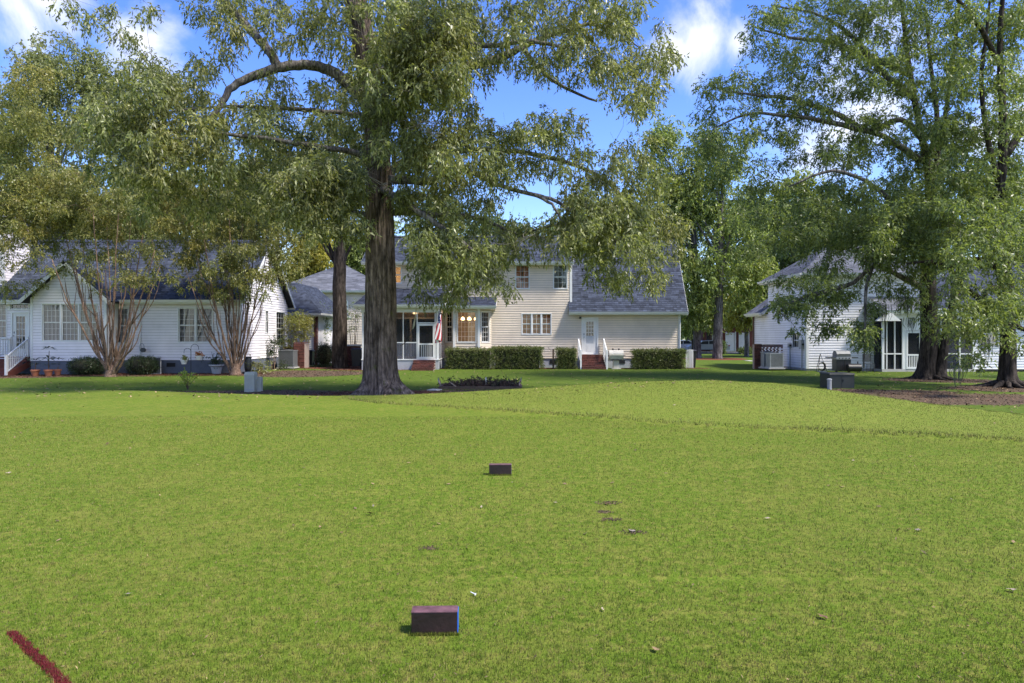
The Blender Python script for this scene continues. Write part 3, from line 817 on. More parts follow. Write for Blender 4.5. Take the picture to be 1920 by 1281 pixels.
# ================================================================== HOUSE B: cream two-storey house
def center_house():
    T = Thing('house', (1, 41, ZG), 'cream two storey house with blue shingle roof, screened porch and bay window in the middle', 'house')
    Yf = 40.5; F = Frame(0, Yf); zf = .26
    T.part('foundation', MB().box(-8.5, 9.95, Yf + .02, 46, ZG - .1, zf), FOUND_G)
    for a, b in ((1031, 1044), (1160, 1172)): T.part('vent', MB().fb(F, X(a, Yf), X(b, Yf), -.03, .01, -.04, .18), BLACK)
    U1 = (X(967, Yf), X(992, Yf), 4.42, 5.78); U2 = (X(1038, Yf), X(1063, Yf), 4.42, 5.78); U0 = (X(732, Yf), X(752, Yf), 4.75, 5.7)
    K = (X(979, Yf), X(1033, Yf), 1.72, 2.9); D = (4.2, 5.04, .55, 2.62)
    BAY = (-4.0, -1.23, .75, 3.15)
    PD = (-7.6, -4.4, .4, 2.9)
    wall(T, F, zf, [(-8.5, 5.82), (3.54, 5.82)], [U1, U2, U0, K, BAY, PD], SID_C)
    wall(T, F, zf, [(3.54, 2.96), (9.95, 2.96)], [D], SID_C)
    window(T, F, *U1, cols=3, rows=2, inside='curtain'); window(T, F, *U2, cols=3, rows=2, inside='curtain', curt=CURTG)
    window(T, F, *U0, cols=2, rows=2, inside='lit')
    window(T, F, *K, units=3, cols=2, rows=2, inside='curtain')
    door(T, F, *D, D[0] + .2, D[1] - .2, 1.15, 2.45, 3, 6)
    T.part('kick_plate', MB().fb(F, D[0] + .21, D[1] - .21, -.012, -.007, 1.15, 1.6), mat('frosted', (.45, .47, .5), .4, .05))
    for a, b, z1 in ((3.43, 3.56, 5.82), (9.86, 9.97, 2.96), (-8.5, -8.4, 5.82)): T.part('corner_board', MB().fb(F, a, b, .0, .045, zf if a != 3.43 else 2.9, z1), WHITE)
    T.part('downspout', MB().tube([(9.9, 40.3, 2.9), (9.95, 40.44, 2.7), (9.95, 40.44, -.2)], .04, 6), WHITE)
    # other walls, floors
    T.part('wall', MB().box(-8.5, -8.4, Yf + .11, 46, zf, 6.5), SID_C); T.part('wall', MB().box(9.85, 9.95, Yf + .11, 46, zf, 3), SID_C)
    T.part('wall', MB().box(-8.5, 9.95, 46.01, 46.1, zf, 3.6), BACK)
    T.part('gable_wall', MB().prism([(9.85, 40.6, 2.95), (9.85, 46, 2.95), (9.85, 43.3, 7.4)], (.1, 0, 0)), SID_C)
    T.part('gable_wall', MB().prism([(3.4, 40.62, 3.1), (3.4, 40.62, 5.9), (3.4, 43.3, 7.5), (3.4, 45, 5)], (.12, 0, 0)), SID_C)
    T.part('gable_wall', MB().prism([(-8.45, 40.62, 5.8), (-8.45, 43.3, 7.6), (-8.45, 46, 5.8)], (.05, 0, 0)), SID_C)
    T.part('floor', MB().box(-8.3, 9.8, 40.7, 46, .3, .4).box(-8.3, 9.8, 40.7, 46, 3.35, 3.5), ROOM)
    T.part('interior_wall', MB().box(-8.3, 9.8, 44.4, 44.5, .4, 3.3).box(-.9, -.8, 40.7, 44.4, .4, 3.3).box(3.0, 3.1, 40.7, 44.4, .4, 3.3).box(-4.3, -4.2, 41.6, 44.4, .4, 3.3), ROOM)
    T.part('interior_wall', MB().box(-8.3, 3.2, 43.2, 43.3, 3.5, 6).box(-6.2, -6.1, 40.7, 43.2, 3.5, 6), ROOM)
    # roofs
    roof(T, (3.35, 40.08, 3.03), (10.34, 40.08, 3.03), (10.34, 43.3, 7.9), (3.35, 43.3, 7.9), SHING_B, rakes=(0, 1))
    roof(T, (-8.85, 40.05, 5.97), (3.62, 40.05, 5.97), (3.62, 43.3, 7.9), (-8.85, 43.3, 7.9), SHING_B, rakes=(1, 1))
    roof(T, (10.34, 46.6, 3.03), (-8.85, 46.6, 3.03), (-8.85, 43.3, 7.9), (10.34, 43.3, 7.9), SHING_B, rakes=(1, 1))
    T.part('ridge_cap', MB().prism([(-8.85, 43.1, 7.85), (-8.85, 43.3, 7.95), (-8.85, 43.5, 7.85)], (19.2, 0, 0)), SHING_D)
    T.part('soffit', MB().box(-8.8, 3.5, 40.08, Yf, 5.80, 5.83).box(3.5, 10.3, 40.1, Yf, 2.94, 2.97), WHITE)
    T.part('roof_vent', MB().tube([P(1151, 536, 41.6), (P(1151, 536, 41.6)[0], 41.6, P(1151, 536, 41.6)[2] + .22)], .06, 8), BLACK)
    # bay
    Bz0, Bz1 = -.28, 3.2
    bl, br = (-3.36, 39.75), (-1.93, 39.75)
    Fc = Frame(bl[0], bl[1]); Lc = br[0] - bl[0]
    Fl = Frame(-4.0, Yf, bl[0] + 4.0, bl[1] - Yf); Ll = math.hypot(bl[0] + 4.0, bl[1] - Yf)
    Fr = Frame(br[0], br[1], -1.23 - br[0], Yf - br[1]); Lr = math.hypot(-1.23 - br[0], Yf - br[1])
    for Fx, L_, hole, cols in ((Fl, Ll, (.16, Ll - .2, 1.25, 3.0), 2), (Fc, Lc, (.18, Lc - .18, 1.25, 3.0), 5), (Fr, Lr, (.22, Lr - .2, 1.25, 3.0), 3)):
        wall(T, Fx, .3, [(0, Bz1), (L_, Bz1)], [hole], SID_C)
        window(T, Fx, *hole, cols=cols, rows=6 if cols == 5 else 3, sashes=1 if cols == 5 else 2, inside='lit')
    for p in (bl, br): T.part('bay_post', MB().box(p[0] - .07, p[0] + .07, p[1] - .08, p[1] + .03, .3, Bz1), WHITE)
    T.part('bay_base', MB().prism([(-4.0, Yf, ZG), (bl[0], bl[1] + .03, ZG), (br[0], br[1] + .03, ZG), (-1.23, Yf, ZG)], (0, 0, .595)), FOUND_G)
    roof(T, (-4.05, 39.35, 3.36), (-.92, 39.35, 3.36), (-.92, 40.47, 3.92), (-4.05, 40.47, 3.92), SHING_D, rakes=(0, 1))
    T.part('soffit', MB().box(-3.68, -.95, 39.38, 40.47, 3.17, 3.2), WHITE)
    # porch
    px0, px1, py = -8.44, -4.12, 38.35
    T.part('porch_foundation', MB().box(px0, px1, py, Yf - .02, ZG - .1, .24), FOUND_G)
    T.part('porch_floor', MB().box(px0 - .03, px1 + .03, py - .03, Yf - .02, .241, .3), WHITE)
    Fp = Frame(0, py); Fs = Frame(px1, py, 0, 1)
    PB = T.part('porch_beam', MB().box(px0 - .05, px1 + .05, py - .04, py + .1, 2.92, 3.2).box(px1 - .1, px1 + .05, py + .101, Yf - .03, 2.92, 3.2).box(px0 - .05, px0 + .1, py + .101, Yf - .03, 2.92, 3.2), WHITE)
    dx0, dx1 = X(783, py), X(815, py)
    for s, w in ((px0 + .06, .1), (X(716, py), .05), (X(756, py), .05), (dx0 - .03, .06), (dx1 + .03, .06), (px1 - .06, .13)):
        T.part('porch_post', MB().fb(Fp, s - w / 2, s + w / 2, -.08, .0, .3, 2.92), WHITE)
    for s in (.75, 1.4, 2.05): T.part('porch_post', MB().fb(Fs, s - .03, s + .03, -.06, 0, .3, 2.92), WHITE)
    rails = MB()
    for a, b in ((px0 + .1, dx0 - .06), (dx1 + .06, px1 - .12)): rails.fb(Fp, a, b, -.07, -.015, 1.2, 1.26)
    rails.fb(Fs, .1, 2.1, -.065, -.012, 1.2, 1.26)
    T.part('porch_rail', rails, WHITE)
    k = px0 + .2
    while k < px1 - .15:
        if not dx0 - .1 < k < dx1 + .1: T.part('baluster', MB().fb(Fp, k - .016, k + .016, -.065, -.03, .3, 1.2), WHITE)
        k += .135
    k = .2
    while k < 2.05: T.part('baluster', MB().fb(Fs, k - .016, k + .016, -.06, -.03, .3, 1.2), WHITE); k += .135
    for F_, a, b in ((Fp, px0 + .1, dx0 - .06), (Fp, dx1 + .06, px1 - .12), (Fs, .1, 2.1)):
        T.part('screen', MB().fb(F_, a, b, -.012, -.009, 1.26, 2.92), SCREEN)
        T.part('kick_screen', MB().fb(F_, a, b, -.012, -.009, .3, 1.2), SCREEN_B)
    T.part('screen', MB().fb(Fp, dx0, dx1, -.078, -.075, 2.36, 2.92), SCREEN)
    T.part('door_head', MB().fb(Fp, dx0, dx1, -.07, 0, 2.3, 2.36), WHITE)
    sd = MB(); d0, d1 = dx0 + .01, dx1 - .01
    for q in ((d0, d0 + .09, .32, 2.28), (d1 - .09, d1, .32, 2.28), (d0 + .09, d1 - .09, 2.17, 2.28), (d0 + .09, d1 - .09, 1.1, 1.18), (d0 + .09, d1 - .09, .32, .42)): sd.fb(Fp, q[0], q[1], -.04, .02, q[2], q[3])
    SD = T.part('screen_door', sd, WHITE)
    for i in range(1, 7): T.part('baluster', MB().fb(Fp, d0 + .09 + i * (d1 - d0 - .18) / 7 - .017, d0 + .09 + i * (d1 - d0 - .18) / 7 + .017, -.02, .01, .42, 1.1), WHITE, SD)
    T.part('screen', MB().fb(Fp, d0 + .09, d1 - .09, -.034, -.03, .42, 2.17), SCREEN, SD)
    # patio door at back of porch
    T.part('patio_door', MB().fb(F, -7.6, -7.5, -.05, .04, .4, 2.7).fb(F, -4.5, -4.4, -.05, .04, .4, 2.7).fb(F, -7.5, -4.5, -.05, .04, 2.6, 2.7).fb(F, -6.06, -5.94, -.05, .04, .4, 2.6), WHITE)
    T.part('pane', MB().fb(F, -7.5, -4.5, -.03, -.02, .4, 2.6), GLASS)
    T.part('wall', MB().fb(F, -7.6, -4.4, -.05, 0, 2.701, 2.9), BACK)
    T.part('porch_ceiling', MB().box(px0, px1, py + .1, Yf - .03, 3.2, 3.24), WHITE)
    roof(T, (px0 - .35, 37.95, 3.36), (px1 + .38, 37.95, 3.36), (px1 + .45, 40.47, 4.4), (px0 + .15, 40.47, 4.4), SHING_D, rakes=(0, 1))
    T.part('gable_wall', MB().prism([(px1 - .02, 38.1, 3.2), (px1 - .02, 40.47, 3.2), (px1 - .02, 40.47, 4.25)], (.05, 0, 0)), SID_C)
    T.part('gable_wall', MB().prism([(px0 - .02, 38.1, 3.2), (px0 - .02, 40.47, 3.2), (px0 - .02, 40.47, 4.2)], (.05, 0, 0)), SID_C)
    T.part('porch_light', MB().lathe(X(779, 39.4), 39.4, [(.02, 3.2), (.02, 3.02), (.14, 3.0), (.16, 2.9), (.1, 2.86)], 12), glow('porch_glow', (1, .62, .3), 5))
    T.part('wall_light', MB().box(3.98, 4.1, 40.3, 40.5, 2.62, 2.74), DGREY)
    # steps
    S1 = Thing('porch_steps', (-4.9, 38, ZG), 'red brick steps at the screened porch door', 'steps')
    brick_steps(S1, Frame(0, py - .04), -5.5, -4.28, 0, .24, ZG, 4, .27)
    S2 = Thing('back_steps', (4.65, 39.8, ZG), 'red brick steps with white handrails at the white back door', 'steps')
    brick_steps(S2, Frame(0, Yf - .09), 3.98, 5.35, 0, .48, ZG, 6, .28)
    for s in (3.93, 5.42):
        rb = S2.part('handrail', MB().beam((s, 40.32, 1.42), (s, 38.95, .72), .06, .05).beam((s, 40.32, .7), (s, 38.95, .0), .05, .05), WHITE)
        for y, z0, z1 in ((40.3, ZG, 1.46), (38.97, ZG, .8)): S2.part('post', MB().box(s - .045, s + .045, y - .045, y + .045, z0, z1), WHITE)
        for i in range(1, 8):
            y = 38.97 + i * .165; S2.part('baluster', MB().box(s - .016, s + .016, y - .016, y + .016, .0 + i * .084, .72 + i * .084), WHITE)
    # lamps inside
    Ch = Thing('chandelier', (-2.6, 41.6, 2.9), 'small brass chandelier with three glowing shades behind the bay window', 'chandelier')
    Ch.part('stem', MB().tube([(-2.6, 41.6, 3.3), (-2.6, 41.6, 2.75)], .015, 6).beam((-3.05, 41.6, 2.75), (-2.15, 41.6, 2.75), .03), DGREY)
    for x in (-3.0, -2.6, -2.2): Ch.part('shade', MB().lathe(x, 41.6, [(.04, 2.76), (.11, 2.66), (.12, 2.58), (.05, 2.56)], 10), glow('bulb_glow', (1, .6, .25), 4))
    for n, x, y, z, e in (('chandelier_lamp', -2.6, 41.4, 2.4, 55), ('bedroom_lamp', -7.1, 41.9, 5.2, 45), ('kitchen_lamp', 1.4, 42.2, 2.9, 30), ('porch_lamp', X(779, 39.4), 39.4, 2.75, 10)):
        l = bpy.data.lights.new(n, 'POINT'); l.energy = e; l.color = (1, .62, .3); l.shadow_soft_size = .1
        o = bpy.data.objects.new(n, l); COL.objects.link(o); o.location = (x, y, z)
    W = Thing('wall_sconce', (-3.9, 41.55, 2.0), 'lit wall sconce seen through the left pane of the bay window', 'lamp')
    W.part('shade', MB().box(-4.05, -3.9, 41.45, 41.59, 1.95, 2.2), MATS['bulb_glow']); W.part('backplate', MB().box(-4.02, -3.94, 41.57, 41.6, 1.85, 1.95), DGREY)
center_house()

# ================================================================== HOUSE C: bright white house on the right
def right_house():
    T = Thing('house', (20, 39, ZG), 'bright white two storey house with grey hipped roof behind the right-hand oaks', 'house')
    x0 = 15.96; Yf = 37.0; F = Frame(0, Yf); S = Frame(x0, 42.5, 0, -1); zf = ZG + .12
    T.part('foundation', MB().box(x0, 32, Yf + .02, 45, ZG - .1, zf), CONC)
    Wu = (X(1522, Yf), X(1547, Yf), 3.42, 4.05); Wl = (X(1612, Yf), X(1634, Yf), 1.0, 1.75)
    PD = (19.9, 24.5, ZG + .3, 2.6)
    wall(T, F, zf, [(x0, 4.86), (22.6, 4.86)], [Wu, Wl, PD], SID_R)
    window(T, F, *Wu, cols=1, rows=1, sashes=1); window(T, F, *Wl, cols=3, rows=3, sashes=1)
    T.part('wall', MB().fb(F, 19.9, 24.5, -2.5, -2.4, zf, 2.8), ROOM)
    Ws = (42.5 - 38.75, 42.5 - 37.95, .95, 1.75)
    wall(T, S, zf, [(0, 4.86), (5.5, 4.86)], [Ws], SID_R)
    window(T, S, *Ws, cols=2, rows=2, units=1, sashes=1, muntin=.05)
    wall(T, Frame(x0, 45, 0, -1), zf, [(0, 2.95), (2.5, 2.95)], [], SID_R)
    T.part('corner_board', MB().fb(F, x0 - .03, x0 + .1, 0, .045, zf, 4.86).box(x0 - .05, x0 - .002, Yf, Yf + .12, zf, 4.86), WHITE)
    T.part('downspout', MB().tube([(x0 - .08, 44.9, 2.9), (x0 - .08, 44.9, -.2)], .05, 6), mat('brown_metal', (.12, .06, .04), .5))
    T.part('wall', MB().box(22.5, 22.6, Yf + .1, 42.4, zf, 4.86).box(x0, 32, 44.9, 45, zf, 2.9), SID_R)
    T.part('wall', MB().box(x0 + .1, 22.6, 42.35, 42.45, 2.9, 4.86), SID_R)
    # hip roof
    ax, bx, ay, by, z0, z1 = x0 - .42, 23.0, 36.55, 42.95, 4.98, 6.9
    my = (ay + by) / 2; hx = ax + 2.9; hx2 = bx - 2.9
    roof(T, (ax, ay, z0), (bx, ay, z0), (hx2, my, z1), (hx, my, z1), SHING_G, rakes=(0, 0))
    roof(T, (ax, by, z0), (ax, ay, z0), (hx, my, z1), (hx, my, z1), SHING_G, rakes=(0, 0))
    roof(T, (bx, ay, z0), (bx, by, z0), (hx2, my, z1), (hx2, my, z1), SHING_G, rakes=(0, 0))
    roof(T, (bx, by, z0), (ax, by, z0), (hx, my, z1), (hx2, my, z1), SHING_G, rakes=(0, 0))
    T.part('soffit', MB().box(ax + .02, bx - .02, ay + .02, by - .02, 4.84, 4.87), WHITE)
    T.part('roof_vent', MB().tube([P(1590, 500, 38.8), P(1590, 494, 38.8)], .12, 8).tube([P(1590, 494, 38.8), P(1590, 492, 38.8)], .2, 8), DGREY)
    # rear low wing roof
    roof(T, (ax, 45.4, 3.05), (ax, 42.6, 3.05), (ax + 2.2, 42.6, 4.6), (ax + 2.2, 45.4, 4.6), SHING_G, rakes=(1, 1))
    # east wing with big roof
    E = Frame(0, 36.3)
    We = (X(1835, 36.3), X(1870, 36.3), 1.0, 2.4)
    wall(T, E, zf, [(24.6, 2.95), (32, 2.95)], [We], SID_R); window(T, E, *We, units=1, cols=3, rows=3)
    roof(T, (22.3, 35.85, 3.05), (33, 35.85, 3.05), (33, 41, 6.0), (22.3, 41, 6.0), SHING_B, rakes=(1, 0))
    roof(T, (33, 46, 3.05), (22.3, 46, 3.05), (22.3, 41, 6.0), (33, 41, 6.0), SHING_B, rakes=(0, 1))
    # screened porch
    py = 36.15; Fp = Frame(0, py); a0, a1 = 19.6, 24.55
    T.part('porch_floor', MB().box(a0, a1, py, Yf, ZG - .05, ZG + .14), CONC)
    T.part('porch_beam', MB().box(a0 - .05, a1, py - .04, py + .1, 2.5, 2.85), WHITE)
    roof(T, (a0 - .3, 35.8, 2.95), (a1, 35.8, 2.95), (a1, 36.97, 3.7), (a0 - .3, 36.97, 3.7), SHING_G, rakes=(1, 0))
    T.part('porch_gable', MB().prism([P(1645, 602, 35.7), P(1690, 602, 35.7), P(1668, 583, 35.7)], (0, .3, 0)), WHITE)
    dx0, dx1 = X(1699, py), X(1727, py)
    for s, w in ((a0 + .06, .12), (X(1663, py), .05), (X(1678, py), .05), (dx0 - .1, .2), (dx1 + .08, .16), (X(1765, py), .06), (X(1800, py), .06), (a1 - .08, .14)):
        T.part('porch_post', MB().fb(Fp, s - w / 2, s + w / 2, -.08, 0, ZG + .14, 2.5), WHITE)
    T.part('porch_rail', MB().fb(Fp, a0 + .12, dx0 - .2, -.07, -.01, .62, .68).fb(Fp, dx1 + .16, a1 - .15, -.07, -.01, .62, .68), WHITE)
    T.part('screen', MB().fb(Fp, a0 + .12, dx0 - .2, -.078, -.075, ZG + .14, 2.5), SCREEN); T.part('screen', MB().fb(Fp, dx1 + .16, a1 - .15, -.078, -.075, ZG + .14, 2.5), SCREEN)
    T.part('screen', MB().box(a0, a0 + .004, py + .1, Yf - .03, ZG + .14, 2.8), SCREEN)
    sd = MB()
    for q in ((dx0, dx0 + .09, ZG + .15, 1.85), (dx1 - .09, dx1, ZG + .15, 1.85), (dx0 + .09, dx1 - .09, 1.75, 1.85), (dx0 + .09, dx1 - .09, .55, .63), (dx0 + .09, dx1 - .09, ZG + .15, ZG + .26)): sd.fb(Fp, q[0], q[1], -.04, .02, q[2], q[3])
    SD = T.part('screen_door', sd, WHITE)
    for i in range(1, 7): T.part('baluster', MB().fb(Fp, dx0 + .09 + i * (dx1 - dx0 - .18) / 7 - .017, dx0 + .09 + i * (dx1 - dx0 - .18) / 7 + .017, -.02, .01, ZG + .26, .55), WHITE, SD)
    T.part('screen', MB().fb(Fp, dx0 + .09, dx1 - .09, -.034, -.03, ZG + .26, 1.75), SCREEN, SD)
    T.part('door_head', MB().fb(Fp, dx0 - .1, dx1 + .08, -.07, .01, 1.88, 2.5), WHITE)
right_house()

# ================================================================== houses further off
def far_house():
    T = Thing('house', (-15, 62, ZG), 'pale cream house with light grey hipped roof, far off between the left and middle houses', 'house')
    y0, y1 = 58, 66; a0, a1 = X(560, 58) - 2, X(720, 58); F = Frame(0, y0)
    T.part('foundation', MB().box(a0, a1, y0, y1, ZG - .1, ZG + .2), CONC)
    w = (X(640, 58) , X(652, 58), 3.4, 4.6)
    wall(T, F, ZG + .2, [(a0, 5.35), (a1, 5.35)], [w], SID_C, one=True); window(T, F, *w)
    T.part('wall', MB().box(a0, a0 + .1, y0 + .11, y1, ZG + .2, 5.35).box(a1 - .1, a1, y0 + .11, y1, ZG + .2, 5.35), SID_C)
    e = .4; my = 62; z0, z1 = 5.45, 8.0; hx = X(643, 62) ; 
    A, B, C_, D_ = (a0 - e, y0 - e, z0), (a1 + e, y0 - e, z0), (a1 + e, y1 + e, z0), (a0 - e, y1 + e, z0)
    R1, R2 = (hx - .4, my, z1), (hx + .3, my, z1)
    for q in ((A, B, R2, R1), (B, C_, R2, R2), (C_, D_, R1, R2), (D_, A, R1, R1)): roof(T, *q, SHING_G, rakes=(0, 0), tab=.5, exp=.25)
    T.part('soffit', MB().box(a0 - .35, a1 + .35, y0 - .35, y1 + .35, 5.3, 5.33), WHITE)
far_house()
def far_brick():
    T = Thing('house', (X(1390, 84), 86, ZG), 'distant red brick garage with tall white doors between the middle and right houses', 'house')
    y = 84; F = Frame(0, y); a0, a1 = X(1318, y), X(1440, y)
    holes = [(X(1362, y), X(1378, y), ZG, 2.0), (X(1387, y), X(1403, y), ZG, 2.0), (X(1328, y), X(1340, y), ZG, 2.0)]
    wall(T, F, ZG, [(a0, 3.2), (a1, 3.2)], holes, BRICK, back=BRICK, boards=False)
    for h in holes:
        d = T.part('garage_door', MB().fb(F, h[0], h[1], -.09, -.04, h[2], h[3]), WHITE)
        for k in range(3): T.part('panel', MB().fb(F, h[0] + .1, h[1] - .1, -.039, -.02, h[2] + .1 + k * .72, h[2] + .65 + k * .72), WHITE, d)
        T.part('door_frame', MB().fb(F, h[0] - .12, h[0], -.05, .03, h[2], h[3] + .12).fb(F, h[1], h[1] + .12, -.05, .03, h[2], h[3] + .12), WHITE)
    T.part('wall', MB().box(a0, a0 + .1, y + .11, y + 8, ZG, 3.2).box(a1 - .1, a1, y + .11, y + 8, ZG, 3.2), BRICK)
    roof(T, (a0 - .4, y - .4, 3.3), (a1 + .4, y - .4, 3.3), (a1 + .4, y + 4, 6), (a0 - .4, y + 4, 6), SHING_G, rakes=(1, 1), tab=.6, exp=.3)
far_brick()
# ------------------------------------------------------------------ yard things
def gz(x, y): return tz(x, y)
def leafcloud(mb_name, pts, n, L, W, mat_, loc, droop=.4):
    return leaf_mesh(mb_name, pts, n, L, W, mat_, loc, droop)

def flagmesh(M, hoist, fly, folds, amp, star=True):
    """cloth: u down the fly, v across the hoist; M maps (u,v,w) to world"""
    nu, nv = 30, 26; mb = MB()
    vs = [M(i / nu * fly, (j / nv) * hoist, amp * math.sin(j / nv * math.pi * folds) * (.4 + .6 * i / nu)) for i in range(nu + 1) for j in range(nv + 1)]
    fs = []; ms = []
    for i in range(nu):
        for j in range(nv):
            a = i * (nv + 1) + j; fs.append((a, a + 1, a + nv + 2, a + nv + 1))
            st = int(j / nv * 13); c = 0 if st % 2 == 0 else 1
            if i < nu * .4 and j < nv * .54: c = 1 if (i % 3 == 1 and j % 3 == 1) else 2
            ms.append(c)
    mb.v = vs; mb.f = fs; mb.m = ms; return mb
FL = [mat('flag_red', (.42, .03, .04), .7, .1), mat('flag_white', (.7, .7, .7), .7, .05), mat('flag_blue', (.03, .045, .16), .7, .1)]
def big_flag():
    x, y = X(824, 38.1), 38.1
    T = Thing('flag', (x, y, 1.0), 'limp United States flag on a short angled pole at the porch corner', 'flag')
    top = (X(829, 37.9), 37.55, Z(573, 37.9)); bot = (X(824, 38.25), 38.28, 2.35)
    T.part('pole', MB().tube([(X(826, 38.2), 38.28, 2.55), (X(822, 37.5), 37.45, 3.0)], .014, 6), WHITE)
    a = Vector((X(826, 38.0), 38.05, 2.72)); b = Vector((X(822, 37.5), 37.5, 2.97))
    def M(u, v, w):
        t = 1 - v / .85; p = a.lerp(b, t); sp = 1 - .55 * min(1, u / .5)
        q = Vector((a + b) / 2).lerp(p, sp)
        return (q.x + .16 * math.sin(t * 9 + u * 1.5) * (.4 + u * .5) - .05 * u, q.y + .05 * math.cos(t * 11) , q.z - u * (1 + .05 * math.sin(t * 5)))
    T.part('cloth', flagmesh(M, .85, 1.55, 5, .0), FL, smooth=True)
big_flag()

def small_flag(px, label, lean, tall=.42):
    y = 24.9; x = X(px, y); z = gz(x, y)
    T = Thing('garden_flag', (x, y, z), label, 'flag', 'little flags stuck in the plant bed')
    T.part('stick', MB().tube([(x, y, z), (x + lean * .2, y, z + tall)], .006, 5), DGREY)
    def M(u, v, w): return (x + lean * .2 * (1 - u) - lean * .5 * u * .8 + lean * .1, y - .02 + .03 * math.sin(v * 30 + u * 8), z + tall - v * .8 - u * .75)
    T.part('cloth', flagmesh(M, .2, .3, 3, .01), FL, smooth=True)
def plant_bed():
    y = 25.0; x0, x1 = X(822, 24.4), X(979, 24.4); z = gz(-1, y)
    T = Thing('plant_bed', ((x0 + x1) / 2, y, z), 'low timber-edged bed of dark sprawling plants on the back lawn', 'flower bed')
    for q in ((x0, x1, 24.35, 24.45), (x0, x1, 25.75, 25.85)): T.part('timber', MB().box(q[0], q[1], q[2], q[3], z - .03, z + .10), BROWNWD)
    for a in (x0, x1 - .1): T.part('timber', MB().box(a, a + .1, 24.451, 25.749, z - .03, z + .09), BROWNWD)
    T.part('soil', MB().box(x0 + .1, x1 - .1, 24.451, 25.749, z - .02, z + .05), mat('soil', (.06, .042, .03), .95, .4, 12))
    st = MB()
    for i in range(420):
        a = x0 + .15 + random.random() * (x1 - x0 - .3); b = 24.5 + random.random() * 1.2
        e = (1 - abs((a - x0) / (x1 - x0) * 2 - 1) ** 3); h = (.12 + .22 * random.random()) * (.4 + .6 * e)
        d = random.uniform(-.25, .25)
        st.tube([(a, b, z + .03), (a + d * .5, b + random.uniform(-.1, .1), z + h), (a + d * 1.3, b + random.uniform(-.1, .1), z + h * .8)], [.014, .01, .004], 4)
    T.part('stems', st, mat('purple_stem', (.075, .045, .038), .8, .4, 8, isl=.5), kind='stuff')
    pts = [(x0 + .2 + random.random() * (x1 - x0 - .4), 24.5 + random.random() * 1.2, z + .14) for _ in range(50)]
    T.part('leaves', leaf_mesh('leaves', np.array(pts), 60, .09, .04, mat('dark_ground_leaf', (.035, .022, .02), .6, .5, 12, isl=.6, c2=(.05, .06, .02)), T.loc, .1, .2), None, kind='stuff')
    wire = MB()
    for pts in ([(X(858, 25), 25, z + .36), (X(880, 25), 25.1, z + .25), (X(895, 25), 25, z + .22)], [(X(893, 25), 25, z + .24), (X(905, 25), 25, z + .32), (X(911, 24.9), 24.9, z + .42)], [(X(885, 25), 25.2, z + .24), (X(901, 25), 25.1, z + .40)]):
        wire.tube(pts, .009, 5)
    T.part('dead_stalks', wire, BROWNWD)
    T.part('stake', MB().box(X(911, 24.9) - .02, X(911, 24.9) + .03, 24.88, 24.91, z + .05, z + .40), WHITE)
    T.part('stake', MB().beam((X(843, 24.5), 24.5, z + .25), (X(856, 24.4), 24.4, z + .08), .025), mat('bare_wood', (.4, .32, .24), .8))
    small_flag(829, 'small flag on a stick at the left end of the plant bed', -.5)
    small_flag(970, 'small flag on a stick at the right end of the plant bed', .5)

def marker(px, py, w, h, dep, lab, rz, side):
    Y = EYE * FPX / (py - 630); x = X(px, Y); z = gz(x, Y)
    T = Thing('tee_marker', (x, Y, z), lab, 'tee marker', 'wooden tee markers on the mown tee')
    mb = MB(); e = .003
    mb.box(-w / 2, w / 2, -dep / 2, dep / 2, -.01, h)
    b = mesh(mb, mat('maroon_paint', (.020, .009, .010), .5, .7, 7, bump=.25, spec=.5), (0, 0, 0), name='block')
    o = T.part('block', b, None)
    bv = o.modifiers.new('soft', 'BEVEL'); bv.width = .003; bv.segments = 2
    c = mesh(MB().box(-w / 2 - .001, w / 2 + .001, -dep / 2 - .0015, dep / 2 + .0015, h + .0002, h + .004), mat('maroon_lit_top', (.12, .058, .066), .6, .45, 22, spec=.4), (0, 0, 0), name='top_face')  # top painted paler than the block, as if lit from above
    T.part('top_face', c, None)
    c = mesh(MB().box(w / 2 + .0002, w / 2 + .0035, -dep / 2 + .001, dep / 2, 0, h - .001), side, (0, 0, 0), name='side_face')
    T.part('side_face', c, None)
    T.o.rotation_euler = (0, 0, rz)
    # grass tuft against its foot
    n = 800; rx = (RNG.random(n) - .5) * (w + .02); ry = np.where(RNG.random(n) < .7, -dep / 2 - .004 - RNG.random(n) * .012, dep / 2 + .006)
    X_ = x + rx * math.cos(rz) - ry * math.sin(rz); Y_ = Y + rx * math.sin(rz) + ry * math.cos(rz)
    hh = .012 + .014 * RNG.random(n); aa = RNG.random(n) * 6.28
    p0 = np.stack([X_ - np.cos(aa) * .0018, Y_ - np.sin(aa) * .0018, np.full(n, z)], -1); p1 = np.stack([X_ + np.cos(aa) * .0018, Y_ + np.sin(aa) * .0018, np.full(n, z)], -1)
    p2 = np.stack([X_ + (RNG.random(n) - .5) * .012, Y_ - RNG.random(n) * .008, z + hh], -1)
    g = bpy.data.objects.new('grass_fringe', npmesh(np.stack([p0, p1, p2], 1).reshape(-1, 3), 3, bpy.data.materials['tee_grass_blade'], (0, 0, 0))); COL.objects.link(g)
    tag(g, 'short grass growing against the foot of a tee marker', 'grass', kind='stuff')
marker(815.5, 1184, .246, .118, .085, 'nearest tee marker, maroon wooden block with a blue painted end', R(1.5), mat('blue_paint', (.02, .12, .52), .45, .1))
marker(938, 889.5, .255, .118, .085, 'farther tee marker, plain dark maroon block standing in mid tee', R(0), mat('grey_end', (.14, .12, .13), .6, .1))

